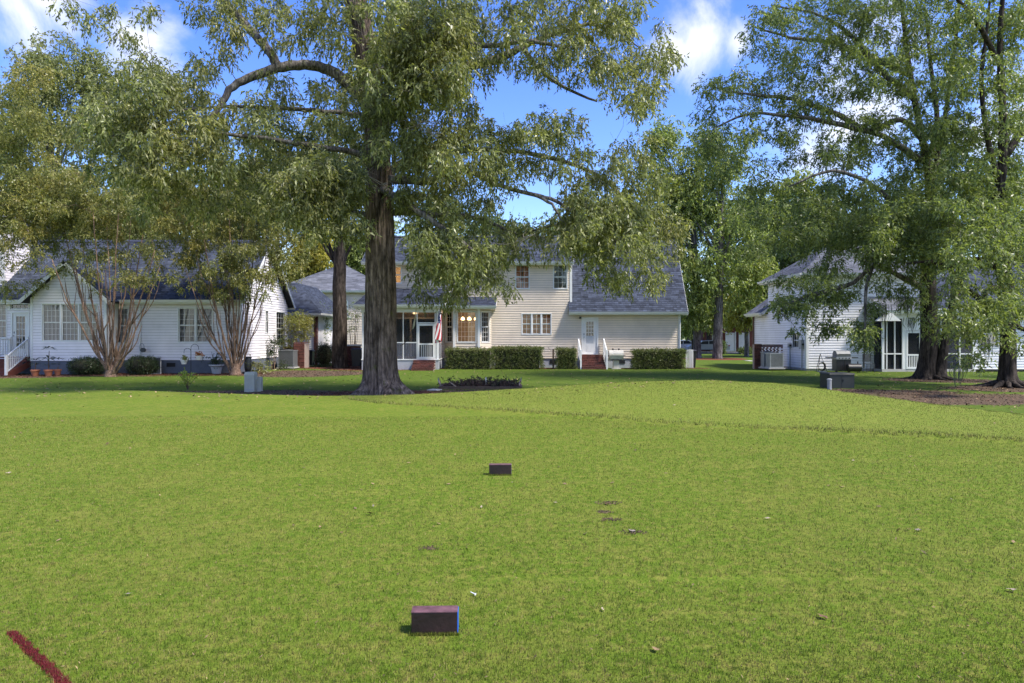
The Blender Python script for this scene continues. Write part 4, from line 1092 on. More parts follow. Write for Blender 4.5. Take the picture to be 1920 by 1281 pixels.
def paint_line():
    mb = MB(); rnd = random.Random(5)
    P0 = (X(20, 1.6 * FPX / 557), 1.6 * FPX / 557); P1 = (X(158, 1.6 * FPX / 693), 1.6 * FPX / 693)
    n = 26; L = []
    for i in range(n + 1):
        t = i / n; x = P0[0] + (P1[0] - P0[0]) * t; y = P0[1] + (P1[1] - P0[1]) * t; w = .012 * (.5 + .8 * rnd.random()) * min(1, .55 + t * 4)
        L.append((x, y, w))
    vs = []
    for x, y, w in L: vs += [(x - w * .9, y - w * .3, gz(x, y) + .004), (x + w * .9, y + w * .3, gz(x, y) + .004)]
    mb.add(vs, [(2 * i, 2 * i + 1, 2 * i + 3, 2 * i + 2) for i in range(n)])
    red = mat('red_paint', (.12, .01, .014), .7, .45, 60, bump=.4)
    o = solo('painted_line', mb, red, (0, 0, 0), 'dark red sprayed line on the grass in the near left corner', 'line marking')
    # painted blades
    N = 7000; t = RNG.random(N); x = P0[0] + (P1[0] - P0[0]) * t; y = P0[1] + (P1[1] - P0[1]) * t
    keep = RNG.random(N) < .45 + .55 * np.sin(t * 31) ** 2; x = np.where(keep, x, x + .02); x = x + RNG.normal(0, .012, N); y = y + RNG.normal(0, .006, N); z = terrain(x, y); a = RNG.random(N) * 6.28
    p0 = np.stack([x - np.cos(a) * .002, y - np.sin(a) * .002, z], -1); p1 = np.stack([x + np.cos(a) * .002, y + np.sin(a) * .002, z], -1)
    p2 = np.stack([x + RNG.normal(0, .006, N), y + RNG.normal(0, .006, N), z + .011 + .01 * RNG.random(N)], -1)
    g = bpy.data.objects.new('painted_grass', npmesh(np.stack([p0, p1, p2], 1).reshape(-1, 3), 3, mat('red_blades', (.15, .014, .018), .7, .3, 60, isl=.5), (0, 0, 0)))
    COL.objects.link(g); g.parent = o; g['kind'] = 'stuff'
paint_line()

# fallen leaves, thatch clods, broken tee
def litter():
    LV = []
    spots = [(176, 948, .07), (200, 836, .10), (248, 833, .06), (20, 843, .06), (15, 888, .09), (488, 787, .06), (461, 803, .05), (568, 823, .05), (656, 768, .06), (722, 791, .04), (843, 880, .05),
             (914, 946, .055), (903, 951, .05), (697, 964, .1), (700, 949, .04), (770, 752, .07), (1042, 943, .05), (1138, 946, .09), (1185, 1000, .10), (1228, 1222, .07), (1130, 1147, .04), (1222, 1168, .03),
             (1300, 882, .05), (1450, 890, .05), (1600, 865, .06), (1705, 995, .05), (1785, 940, .05), (1900, 1018, .06), (1895, 1110, .08), (1540, 1160, .08), (960, 905, .03), (1350, 718, .08), (1265, 776, .1), (1720, 905, .05),
             (1780, 828, .06), (1105, 855, .05), (1080, 846, .03), (640, 1000, .04), (1720, 996, .06), (1300, 1100, .04), (1440, 975, .06), (1820, 870, .05), (240, 1118, .06), (600, 990, .05), (160, 760, .06), (420, 762, .06)]
    proto = []
    for k in range(4):
        mb = MB(); n = 5; rr = random.Random(k)
        prof = [(0, 0), (.35, .16), (.6, .30), (.85, .2), (1.15, .0)]
        top = [(x - .5, y * (1 + rr.uniform(-.2, .3)), .10 + .25 * rr.random() * x) for x, y in prof]; bot = [(x - .5, -y * (1 + rr.uniform(-.2, .3)), .22 * rr.random()) for x, y in prof[1:-1]][::-1]
        mid = [(x - .5, 0, .06 + .1 * x) for x, y in prof[1:-1]]
        vs = top + mid + bot; mb.add(vs, [(0, 1, 5), (1, 2, 6, 5), (2, 3, 7, 6), (3, 4, 7), (0, 5, 10), (5, 6, 9, 10), (6, 7, 8, 9), (7, 4, 8)])
        proto.append(mesh(mb, [mat('dry_leaf_%s' % c, q, .8, .3, 9) for c, q in (('pale', (.34, .27, .19)), ('brown', (.14, .075, .04)), ('grey', (.22, .18, .15)), ('tan', (.24, .16, .08)))][k], (0, 0, 0), name='dry_leaf'))
    names = ('pale curled dry leaf', 'brown curled dry leaf', 'grey curled dry leaf', 'tan curled dry leaf')
    for i, (px, py, s) in enumerate(spots):
        Y = EYE * FPX / (py - 630)
        if py < 770: Y = min(Y, 17.0)
        x = X(px, Y); k = i % 4; z = gz(x, Y)
        o = bpy.data.objects.new('fallen_leaf', proto[k]); COL.objects.link(o); o.location = (x, Y, z + .012); o.scale = (s, s, s)
        o.rotation_euler = (random.uniform(-.3, .3), random.uniform(-.3, .3), random.random() * 6.28)
        side = ('far left', 'left', 'left of centre', 'central', 'right of centre', 'right', 'far right')[min(6, int(px // 275))]; far = 'far' if py < 800 else 'middle' if py < 900 else 'nearer' if py < 1020 else 'nearest'
        o.scale = (s * .75,) * 3; LV.append((px, o))
        tag(o, '%s%s on the %s %s tee grass' % ('large ' if s >= .08 else 'tiny ' if s <= .04 else '', names[k], far, side), 'leaf', 'dry leaves fallen on the tee')
    seen = {}
    for px, o in LV: seen.setdefault(o['label'], []).append((px, o))
    for k_, l_ in seen.items():
        if len(l_) > 1:
            l_.sort(key=lambda q: q[0])
            for q, side in zip(l_, (('left one of two ', 'right one of two ') if len(l_) == 2 else ('left one of three ', 'middle one of three ', 'right one of three '))): q[1]['label'] = side + k_
    # needles and leaf bits over the bare and mulched ground
    E = [(e, .7) for e in DIRT] + [(e, 1.0) for e in MULCH if e[1] < 50]; vs = []
    for (cx, cy, rx, ry), k in E:
        n = int(rx * ry * 420 * k) + 60; r = RNG.random(n) ** .5 * 1.05; a = RNG.random(n) * 6.28; x = cx + rx * r * np.cos(a); y = cy + ry * r * np.sin(a); z = terrain(x, y) + .012
        b_ = RNG.random(n) * 6.28; s = .018 + .032 * RNG.random(n); d = np.stack([np.cos(b_), np.sin(b_), RNG.normal(0, .35, n)], -1) * s[:, None]; e_ = np.stack([-np.sin(b_), np.cos(b_), RNG.normal(0, .5, n)], -1) * s[:, None] * .3
        q = np.stack([x, y, z], -1); vs.append(np.stack([q - d, q + e_, q + d, q - e_], 1).reshape(-1, 3))
    g = bpy.data.objects.new('ground_debris', npmesh(np.concatenate(vs), 4, mat('needle_bits', (.12, .065, .042), .9, .4, 3, isl=.75), (0, 0, 0))); COL.objects.link(g)
    tag(g, 'brown needles and leaf bits over the bare and mulched ground', 'leaves', kind='stuff')
    Y = EYE * FPX / (1117 - 630); x = X(888, Y); z = gz(x, Y)
    T = Thing('golf_tee', (x, Y, z), 'broken white golf tee lying in the grass just behind the nearest tee marker', 'golf tee')
    T.part('stem', MB().tube([(x - .02, Y + .01, z + .02), (x + .004, Y - .006, z + .014)], [.002, .004], 6), WHITE)
    T.part('cup', MB().tube([(x + .004, Y - .006, z + .014), (x + .012, Y - .012, z + .013)], [.004, .0085], 8), WHITE)
    # divots
    for px, py, s in ((1185, 1000, .12), (1140, 944, .14), (803, 1030, .10), (1135, 960, .09), (1145, 975, .1)):
        Y = EYE * FPX / (py - 630); x = X(px, Y); n = 60; mb = MB()
        for _ in range(n):
            a = random.random() * 6.28; r = s * random.random() ** .7; q = (x + r * math.cos(a), Y + r * .55 * math.sin(a)); z = gz(*q); l = .012 + .014 * random.random(); b = random.random() * 6.28
            mb.add([(q[0], q[1], z + .002), (q[0] + l * math.cos(b), q[1] + l * math.sin(b), z + .008), (q[0] + l * .5, q[1] + .004, z + .016)], [(0, 1, 2)])
        o = solo('divot', mb, mat('divot_thatch', (.15, .105, .06), .9, .5, 30, isl=.8), (x, Y, gz(x, Y)), 'scuffed patch of loose brown thatch in the tee grass', 'grass', kind='stuff')
    # litter of small leaves over the lawns
    N = 5000; y = 3.1 + RNG.random(N) ** 1.2 * 10; x = (RNG.random(N) * 2 - 1) * .78 * y; x = x + .25 * np.sin(y * 5 + x); z = terrain(x, y) + .011
    a = RNG.random(N) * 6.28; s = .003 + .008 * RNG.random(N) ** 2; d = np.stack([np.cos(a), np.sin(a), RNG.normal(0, .4, N)], -1) * s[:, None]; e = np.stack([-np.sin(a), np.cos(a), RNG.normal(0, .4, N)], -1) * s[:, None] * .35
    q = np.stack([x, y, z], -1)
    g = bpy.data.objects.new('grass_clippings', npmesh(np.stack([q - d, q + e, q + d, q - e], 1).reshape(-1, 3), 4, mat('clippings', (.17, .12, .06), .9, .6, 2, isl=.9), (0, 0, 0))); COL.objects.link(g)
    tag(g, 'straw coloured clippings and thatch bits in the near tee grass', 'grass', kind='stuff')
    N = 2600; y = 5 + RNG.random(N) ** .8 * 35; x = (RNG.random(N) * 2 - 1) * .8 * y
    y2 = 17 + RNG.random(2600) * 22; x2 = (RNG.random(2600) * 2 - 1) * .8 * y2
    keep = RNG.random(N) < .35; x = np.concatenate([x[keep], x2]); y = np.concatenate([y[keep], y2]); N = len(x); z = terrain(x, y) + .012
    a = RNG.random(N) * 6.28; s = .018 + .03 * RNG.random(N); s = s * np.where(y > 17, 1.3, .7)
    d = np.stack([np.cos(a), np.sin(a), RNG.normal(0, .3, N)], -1) * s[:, None]; e = np.stack([-np.sin(a), np.cos(a), RNG.normal(0, .3, N)], -1) * s[:, None] * .45
    c = np.stack([x, y, z], -1); v = np.stack([c - d, c + e, c + d, c - e], 1).reshape(-1, 3)
    g = bpy.data.objects.new('leaf_litter', npmesh(v, 4, mat('litter', (.25, .17, .09), .8, .4, 3, isl=.7), (0, 0, 0))); COL.objects.link(g)
    tag(g, 'small dry leaves scattered over the lawns', 'leaves', kind='stuff')
litter()

def utility():
    for px0, px1, top, Y, lab, dep in ((458, 476.5, 698, 23.2, 'taller grey green utility pedestal with a capped top on the bare patch', .3), (478, 489, 707, 23.4, 'shorter grey green utility pedestal beside the taller one', .2)):
        a, b = X(px0, Y), X(px1, Y); z = gz(a, Y); t = Z(top, Y)
        T = Thing('utility_pedestal', ((a + b) / 2, Y + dep / 2, z), lab, 'utility box', 'pair of utility pedestals')
        g = mat('pedestal_green', (.36, .37, .32), .6, .12, 3)
        T.part('body', MB().box(a, b, Y, Y + dep, z - .05, t - .1), g)
        T.part('cap', MB().hexa([(a - .012, Y - .012, t - .1), (b + .012, Y - .012, t - .1), (b + .012, Y + dep, t - .1), (a - .012, Y + dep, t - .1), (a + .01, Y + .03, t), (b - .01, Y + .03, t), (b - .01, Y + dep - .03, t), (a + .01, Y + dep - .03, t)]), g)
        T.part('seam', MB().box(a + .03, b - .03, Y - .004, Y - .001, z + .08, z + .1).box((a + b) / 2 - .02, (a + b) / 2 + .02, Y - .01, Y - .001, t - .2, t - .16), GALV)
    Y = 24.8; a, b = X(1556, Y), X(1602, Y); z = gz(a, Y); t = Z(700, Y)
    T = Thing('transformer_box', ((a + b) / 2, Y + .4, z), 'dark olive grey transformer box on the lawn in front of the right house', 'utility box')
    tg = mat('transformer_green', (.04, .042, .037), .55, .15, 3)
    T.part('body', MB().box(a, b, Y, Y + .8, z - .05, t - .05), tg); T.part('lid', MB().hexa([(a - .02, Y - .03, t - .05), (b + .02, Y - .03, t - .05), (b + .02, Y + .82, t - .05), (a - .02, Y + .82, t - .05), (a, Y, t), (b, Y, t), (b, Y + .8, t), (a, Y + .8, t)]), tg)
    T.part('door_seam', MB().box(a + .42, a + .43, Y - .004, Y, z + .05, t - .08).box(a + .46, a + .5, Y - .02, Y, z + .25, z + .33), BLACK)
    Y = 24.2; x = X(1555, Y); z = gz(x, Y)
    T = Thing('utility_post', (x, Y, z), 'small grey marker post in front of the transformer box', 'post')
    T.part('post', MB().lathe(x, Y, [(.075, z - .05), (.075, z + .3), (.07, z + .33)], 12), mat('pvc_grey', (.3, .31, .32), .6)); T.part('cap', MB().lathe(x, Y, [(.085, z + .331), (.085, z + .37), (.05, z + .39)], 12), mat('pvc_grey', (.3, .31, .32), .6))
utility()

def ac_unit(px0, px1, py0, py1, Y, lab, mt=ACG, fan=True):
    a, b = X(px0, Y), X(px1, Y); z0, z1 = Z(py1, Y), Z(py0, Y); w = b - a
    T = Thing('air_conditioner', ((a + b) / 2, Y + w / 2, z0), lab, 'air conditioner', 'outdoor air conditioning units')
    T.part('pad', MB().box(a - .08, b + .08, Y - .08, Y + w + .08, z0 - .06, z0 + .0), CONC)
    T.part('core', MB().box(a + .03, b - .03, Y + .03, Y + w - .03, z0 + .002, z1 - .05), BLACK)
    n = 18; mb = MB()
    for i in range(n):
        x = a + (i + .5) * w / n
        T.part('fin', MB().box(x - w / n * .2, x + w / n * .2, Y, Y + .025, z0 + .06, z1 - .05), mt)
    for q in (a, b - .025):
        mb = MB()
        for i in range(n): mb.box(q, q + .025, Y + .04 + i * (w - .1) / n, Y + .04 + (i + .55) * (w - .1) / n, z0 + .06, z1 - .05)
        T.part('side_grille', mb, mt, kind='stuff')
    T.part('base_rim', MB().box(a - .01, b + .01, Y - .01, Y + w, z0 + .002, z0 + .06), mt)
    T.part('top_cover', MB().box(a - .012, b + .012, Y - .012, Y + w + .01, z1 - .05, z1), mt)
    T.part('fan_guard', MB().lathe((a + b) / 2, Y + w / 2, [(w * .36, z1), (w * .36, z1 + .02), (w * .1, z1 + .05)], 18), DGREY)
    for q in (a, b - .04): T.part('corner_post', MB().box(q, q + .04, Y - .006, Y + .034, z0 + .0601, z1 - .051), mt)
def screens():
    ac_unit(522, 550, 657, 689, 39.0, 'grey slatted air conditioning unit beside the left house gable wall')
    ac_unit(1432, 1450, 660, 689, 38.6, 'air conditioning unit partly hidden behind another, by the pierced brick screen', GALV)
    ac_unit(1444, 1469, 662.5, 690, 37.4, 'blue grey air conditioning unit in front, right of the brick screen', GALV)
    # brick screens
    Y = 41.2; a, b = X(512, Y), X(570, Y)
    T = Thing('brick_screen', ((a + b) / 2, Y, ZG), 'low red brick screen wall behind the air conditioner of the left house', 'wall')
    T.part('core', MB().box(a + .02, b - .02, Y, Y + .18, ZG - .1, Z(651, Y)), MORTAR)
    T.part('bricks', bricks(Frame(0, Y), a, b, -.1, .02, ZG, Z(650, Y)), BRICK, kind='stuff')
    T.part('pillar', MB().box(X(551, 39.9) + .02, X(570, 39.9) - .02, 39.92, 41.0, ZG - .1, Z(645, 39.9) - .02), MORTAR)
    T.part('pillar_bricks', bricks(Frame(0, 39.9), X(551, 39.9), X(570, 39.9), -.1, .02, ZG, Z(644, 39.9)), BRICK, kind='stuff')
    T.part('coping', MB().box(X(551, 39.9), X(570, 39.9), 39.88, 41.0, Z(644, 39.9), Z(644, 39.9) + .05), BRICK)
    Y = 39.6; a, b, m = X(1413, Y), X(1468, Y), X(1426, Y)
    zt = Z(646, Y)
    T = Thing('brick_screen', ((a + b) / 2, Y, ZG), 'red brick screen wall with pierced openings left of the right house', 'wall')
    def hole(s, z):
        return s > m and z > 0.12 and z < zt - .12 and int((s - m) / .1) % 2 == (int((z - ZG) / .077) % 2)
    T.part('bricks', bricks(Frame(0, Y), m, b, -.1, 0, ZG, zt, hole, bl=.105), BRICK, kind='stuff')
    T.part('pillar', MB().box(a + .01, m - .01, Y - .2, Y + .2, ZG - .1, zt), MORTAR)
    T.part('pillar_bricks', bricks(Frame(0, Y - .2), a, m, -.1, .02, ZG, zt + .03), BRICK, kind='stuff')
    Y = 43.5; a, b = X(648, Y), X(676, Y)
    T = Thing('brick_wall', ((a + b) / 2, Y, ZG), 'low reddish brick patio wall between the two big trunks', 'wall')
    T.part('core', MB().box(a + .02, b - .02, Y, Y + .2, ZG - .1, Z(650, Y)), MORTAR); T.part('bricks', bricks(Frame(0, Y), a, b, -.1, .02, ZG, Z(649, Y)), BRICK, kind='stuff')
    T.part('coping', MB().box(a - .03, b + .03, Y - .06, Y + .24, Z(649, Y), Z(646, Y)), WHITE)
    # bins
    def bin_(px0, px1, py0, py1, Y, lab):
        a, b = X(px0, Y), X(px1, Y); z0, z1 = Z(py1, Y), Z(py0, Y); d = (b - a)
        T = Thing('trash_bin', ((a + b) / 2, Y + d / 2, z0), lab, 'trash bin')
        T.part('body', MB().hexa([(a + .06, Y + .05, z0), (b - .06, Y + .05, z0), (b - .06, Y + d, z0), (a + .06, Y + d, z0), (a, Y, z1 - .07), (b, Y, z1 - .07), (b, Y + d, z1 - .07), (a, Y + d, z1 - .07)]), BLACK)
        T.part('lid', MB().hexa([(a - .03, Y - .04, z1 - .07), (b + .03, Y - .04, z1 - .07), (b + .03, Y + d + .03, z1 - .07), (a - .03, Y + d + .03, z1 - .07), (a + .04, Y + .06, z1), (b - .04, Y + .06, z1), (b - .04, Y + d, z1), (a + .04, Y + d, z1)]), BLACK)
        T.part('wheel', MB().tube([(b - .1, Y + d, z0 + .11), (b - .02, Y + d, z0 + .11)], .11, 12), BLACK); T.part('wheel', MB().tube([(a + .02, Y + d, z0 + .11), (a + .1, Y + d, z0 + .11)], .11, 12), BLACK)
    bin_(658, 676, 653, 687, 40.6, 'black wheeled bin standing left of the screened porch')
    bin_(571, 586, 656, 685, 42.5, 'black wheeled bin right of the low brick screen of the left house')
    bin_(1296, 1306, 656, 691, 40.9, 'black wheeled bin behind the white lattice panel')
    # lattice
    Y = 40.0; a, b = X(1286, Y), X(1299, Y); z0, z1 = Z(692, Y), Z(656, Y)
    T = Thing('lattice_panel', ((a + b) / 2, Y, z0), 'white diagonal lattice panel at the right end of the hedge', 'lattice')
    T.part('frame', MB().box(a, b, Y, Y + .03, z1 - .04, z1).box(a, b, Y, Y + .03, z0, z0 + .04).box(a, a + .035, Y, Y + .03, z0 + .04, z1 - .04).box(b - .035, b, Y, Y + .03, z0 + .04, z1 - .04), WHITE)
    lt = MB(); w = b - a; h = z1 - z0; k = -h
    while k < w:
        for sg in (1, -1):
            s0, s1 = max(k, 0), min(k + h, w)
            if s1 - s0 > .02:
                q0, q1 = (z0 + (s0 - k), z0 + (s1 - k)); 
                if sg < 0: q0, q1 = z1 - (q0 - z0), z1 - (q1 - z0)
                lt.beam((a + s0, Y + .012 + .004 * sg, q0), (a + s1, Y + .012 + .004 * sg, q1), .02, .006, (0, 1, 0))
        k += .08
    T.part('laths', lt, WHITE, kind='stuff')
    T.part('return_panel', MB().box(b + .001, b + .03, Y, Y + .8, z0, z1), WHITE)
    # stub post
    Y = 39.2; x = X(1037.5, Y)
    solo('wooden_post', MB().box(x - .05, x + .05, Y, Y + .1, ZG - .1, Z(655, Y)).tube([(x - .1, Y + .05, Z(658, Y)), (x - .22, Y + .05, Z(655, Y)), (x - .3, Y, Z(651, Y))], .012, 5), BROWNWD, (x, Y, ZG), 'thin brown wooden post standing in the gap between two hedges', 'post')
screens()

def grills():
    Y = 39.3; x = X(1155, Y); z = ZG; g = mat('pale_grill_paint', (.45, .43, .38), .5, .15, 3)
    T = Thing('grill', (x, Y, z), 'faded beige gas grill on a pedestal against the cream house', 'grill')
    T.part('pedestal', MB().box(x - .16, x + .16, Y - .1, Y + .2, z + .04, z + .5), g); T.part('base', MB().box(x - .27, x + .27, Y - .2, Y + .3, z, z + .04), g)
    T.part('firebox', MB().hexa([(x - .34, Y - .18, z + .56), (x + .34, Y - .18, z + .56), (x + .34, Y + .3, z + .56), (x - .34, Y + .3, z + .56), (x - .4, Y - .25, z + .78), (x + .4, Y - .25, z + .78), (x + .4, Y + .35, z + .78), (x - .4, Y + .35, z + .78)]), g)
    T.part('lid', MB().tube([(x - .41, Y + .05, z + .8), (x + .41, Y + .05, z + .8)], .29, 16), g)
    T.part('handle', MB().beam((x - .3, Y - .29, z + .88), (x + .3, Y - .29, z + .88), .03), WHITE)
    T.part('grate', MB().box(x - .3, x + .3, Y - .2, Y + .2, z + .5, z + .558), BLACK)
    for q in (-.17, .17): T.part('knob', MB().lathe(x + q, Y + .05, [(.04, z + 1.08), (.06, z + 1.15), (.05, z + 1.18)], 10), BLACK)
    for s in (-1, 1): T.part('shelf', MB().box(x + s * .42 - (.1 if s < 0 else 0), x + s * .42 + (.1 if s > 0 else 0), Y - .2, Y + .25, z + .74, z + .78), BROWNWD)
    Y = 35.6; x = X(1582, Y)
    T = Thing('grill', (x, Y, z), 'dark gas grill with shiny hood and side shelves by the right house wall', 'grill')
    T.part('cabinet', MB().box(x - .38, x + .38, Y, Y + .5, z + .08, z + .68), DGREY)
    for q in (-.19, .19): T.part('cabinet_door', MB().box(x + q - .17, x + q + .17, Y - .02, Y - .001, z + .12, z + .64), BLACK)
    T.part('control_panel', MB().box(x - .4, x + .4, Y - .05, Y + .5, z + .681, z + .8), GALV)
    T.part('hood', MB().prism([(x - .36, Y, z + .801), (x - .36, Y - .02, z + .95), (x - .36, Y + .1, z + 1.1), (x - .36, Y + .35, z + 1.14), (x - .36, Y + .5, z + .95), (x - .36, Y + .5, z + .801)], (.72, 0, 0)), mat('smoked_steel', (.13, .14, .15), .5, .1))
    T.part('handle', MB().beam((x - .3, Y - .07, z + .95), (x + .3, Y - .07, z + .95), .03), DGREY)
    for s in (-1, 1): T.part('side_shelf', MB().box(x + s * .4 - (.36 if s < 0 else 0), x + s * .4 + (.36 if s > 0 else 0), Y, Y + .45, z + .74, z + .79), DGREY)
    for q in (-.25, -.08, .09, .26): T.part('knob', MB().tube([(x + q, Y - .051, z + .74), (x + q, Y - .085, z + .74)], .03, 8), BLACK)
    for q in (-.33, .33): T.part('wheel', MB().tube([(x + q - .03, Y + .1, z + .07), (x + q + .03, Y + .1, z + .07)], .07, 12), BLACK)
    Y = 35.2; x = X(1601, Y)
    T = Thing('smoker', (x, Y, z), 'black horizontal drum smoker lying low beside the dark grill', 'grill')
    T.part('drum', MB().tube([(x - .36, Y, z + .26), (x - .33, Y, z + .26), (x + .33, Y, z + .26), (x + .36, Y, z + .26)], [.12, .2, .2, .12], 16), BLACK, smooth=False)
    for q in (-.25, .25):
        T.part('leg', MB().beam((x + q, Y - .12, z), (x + q, Y, z + .15), .03).beam((x + q, Y + .12, z), (x + q, Y, z + .15), .03), BLACK)
    T.part('chimney', MB().tube([(x + .2, Y, z + .4), (x + .2, Y, z + .58)], .03, 8), BLACK)
    # hose reel / tripod
    Y = 36.2; x = X(1539, Y)
    T = Thing('hose_stand', (x, Y, z), 'black tripod hose stand with a coiled hose on the right house wall', 'hose')
    for s in (-1, 1): T.part('leg', MB().beam((x - .03, Y, z + .95), (x + s * .3 - .02, Y - .15, z), .02), BLACK)
    T.part('leg', MB().beam((x - .03, Y, z + .95), (x, Y + .3, z), .02), BLACK)
    cl = MB()
    for k in range(4): cl.tube([(x + .15 * math.cos(a) * (1 + k * .08), Y - .08 - k * .03, z + .28 + .2 * math.sin(a) * (1 + k * .05)) for a in [i * math.pi / 8 for i in range(17)]], .016, 5)
    T.part('hose', cl, BLACK); T.part('reel_base', MB().box(x - .2, x + .2, Y - .25, Y, z, z + .04), GALV)
    # meters on right house
    for px0, px1, y0, y1, Y, lab in ((1477, 1483, 644, 652, 38.9, 'small grey meter box on the side wall of the right house'), (1500, 1507, 637, 655, 37.25, 'tall grey electric meter cabinet near the corner of the right house')):
        a = 15.94; zz0, zz1 = Z(y1, Y), Z(y0, Y); w = .2 if px1 - px0 < 7 else .3
        T = Thing('meter_box', (a, Y, zz0), lab, 'meter')
        T.part('box', MB().box(a - .16, a, Y, Y + w, zz0, zz1), GALV); T.part('conduit', MB().tube([(a - .06, Y + w / 2, zz0), (a - .06, Y + w / 2, ZG)], .03, 6), GALV)
        T.part('dial', MB().tube([(a - .08, Y + .001, (zz0 + zz1) / 2), (a - .08, Y - .04, (zz0 + zz1) / 2)], .055, 12), BLACK)
    # bistro chair
    Y = 35.4; x = X(1633, Y)
    T = Thing('patio_chair', (x, Y, z), 'dark metal patio chair beside the screened porch of the right house', 'chair')
    T.part('seat', MB().box(x - .22, x + .22, Y, Y + .42, z + .43, z + .46), DGREY); T.part('backrest', MB().box(x - .22, x + .22, Y + .4, Y + .43, z + .55, z + .95), DGREY)
    for i in (-.2, .2):
        for j, h in ((.02, .43), (.4, .95)): T.part('leg', MB().beam((x + i, Y + j, z), (x + i, Y + j, z + h), .025), DGREY)
grills()

def left_yard():
    # shepherd hook and hanging baskets
    Y = 33.6; x = X(358, Y); z = gz(x, Y)
    T = Thing('plant_hook', (x, Y, z), 'black double shepherd hook carrying two hanging baskets on the left lawn edge', 'plant stand')
    pole = MB().tube([(x, Y, z), (x, Y, Z(655, Y))], .014, 6); T.part('pole', pole, BLACK)
    for sx, top, r in ((1, Z(645.5, Y), .19), (-1, Z(653, Y), .17)):
        T.part('hook', MB().tube([(x, Y, top - .25)] + [(x + sx * (r - r * math.cos(a)), Y, top - r + r * math.sin(a)) for a in [i * math.pi / 9 for i in range(10)]] + [(x + sx * 2 * r, Y, top - r - .08)], .011, 6), BLACK)
    for sx, r, top, lab, m in ((1, .19, Z(645.5, Y), 'white hanging basket of orange flowers on the higher arm of the hook', mat('orange_flower', (.45, .16, .03), .6, .4, 20, isl=.5)), (-1, .17, Z(653, Y), 'white hanging basket of greenish yellow plants on the lower arm of the hook', mat('yellowish_leaf', (.22, .24, .05), .6, .4, 20, isl=.5))):
        bx = x + sx * 2 * r; bz = Z(672, Y) if sx > 0 else Z(680, Y); bz0 = bz
        B = Thing('hanging_basket', (bx, Y, bz0), lab, 'hanging basket', 'baskets hung from the shepherd hook')
        B.part('pot', MB().lathe(bx, Y, [(.11, bz0 - .08), (.17, bz0 + .1), (.185, bz0 + .1), (.185, bz0 + .13)], 14), WHITE)
        B.part('hanger', MB().tube([(bx - .17, Y, bz0 + .12), (bx, Y, top - r - .08)], .005, 4).tube([(bx + .17, Y, bz0 + .12), (bx, Y, top - r - .08)], .005, 4), WHITE)
        B.part('plant', leaf_mesh('plant', np.array([(bx + random.gauss(0, .08), Y + random.gauss(0, .06), bz0 + .2) for _ in range(8)]), 60, .06, .035, m, B.loc, 0, .07), None)
    # sapling
    Y = 24.2; x = X(352, Y); z = gz(x, Y)
    T = Thing('sapling', (x, Y, z), 'small lime green sapling with several thin stems on the left lawn', 'shrub')
    st = MB(); tips = []
    for i in range(9):
        a = random.random() * 6.28; r = random.uniform(.05, .36); h = random.uniform(.4, .72)
        st.tube([(x, Y, z), (x + r * .4 * math.cos(a), Y + r * .4 * math.sin(a), z + h * .5), (x + r * math.cos(a), Y + r * math.sin(a), z + h)], [.012, .008, .004], 5)
        tips += [(x + r * t * math.cos(a), Y + r * t * math.sin(a), z + h * (.25 + .75 * t)) for t in (.3, .5, .7, .85, 1)]
    T.part('stem', st, BROWNWD); T.part('foliage', leaf_mesh('foliage', np.array(tips), 16, .07, .035, LIME, T.loc, .1, .05), None)
    # terracotta pots with big-leaved plants
    def bigleaf(x, Y, z, R_, n, layers, lab_part, T, mat_):
        mb = []
        for k, (cz, r, m) in enumerate(layers):
            for i in range(m):
                a = 6.283 * i / m + k; el = random.uniform(-.1, .6); l = r * random.uniform(.8, 1.1); w = l * .2
                d = Vector((math.cos(a) * math.cos(el), math.sin(a) * math.cos(el), math.sin(el))); s = Vector((-math.sin(a), math.cos(a), 0))
                c = Vector((x + random.uniform(-.05, .05), Y, cz)); q = MB()
                m1 = c + d * l * .45 + Vector((0, 0, .03)); tip = c + d * l - Vector((0, 0, l * .2))
                q.add([c, m1 + s * w / 2 * 1.0 - Vector((0, 0, .02)), tip, m1 - s * w / 2 * 1.0 - Vector((0, 0, .02)), m1 + Vector((0, 0, .0))], [(0, 1, 4), (1, 2, 4), (2, 3, 4), (3, 0, 4)])
                T.part('leaf', q, mat_)
    dl = mat('glossy_dark_leaf', (.025, .045, .028), .35, .3, 5, objrand=.5)
    for px, pw, pt, Y, lab, layers, tall in ((66, 15, 695, 32.2, 'terracotta pot with a drooping dark-leaved plant beside the entry stairs', [(.55, .4, 8), (.35, .35, 7)], .9),
                                              (91, 15, 693, 32.2, 'terracotta pot with a tall rosette-leaved plant under the gable window', [(1.1, .42, 9), (.6, .5, 9), (.3, .35, 6)], 1.4),
                                              (108, 12, 695, 32.4, 'brown pot with broad pale leaves left of the first round bush', [(.35, .3, 7), (.62, .4, 7)], .7)):
        x = X(px, Y); z = gz(x, Y); r = pw / 2 / FPX * Y
        T = Thing('potted_plant', (x, Y, z), lab, 'potted plant', 'potted plants by the entry stairs')
        T.part('pot', MB().lathe(x, Y, [(r * .65, z), (r * .95, z + .24), (r * 1.1, z + .245), (r * 1.1, z + .31)], 16), TERRA)
        T.part('stem', MB().tube([(x, Y, z + .28), (x + .03, Y, z + layers[0][0] + .1)], [.025, .012], 6), BROWNWD)
        bigleaf(x, Y, z, .4, 0, [(z + .2 + a, b, c) for a, b, c in layers], '', T, dl)
    # planter by crawl hatch
    Y = 34.1; x = X(406, Y); z = gz(x, Y)
    T = Thing('planter', (x, Y, z), 'round blue grey planter with a leafy shrub below the paired window', 'planter')
    T.part('pot', MB().lathe(x, Y, [(.2, z), (.27, z + .35), (.36, z + .4), (.36, z + .46)], 16), FOUND_G)
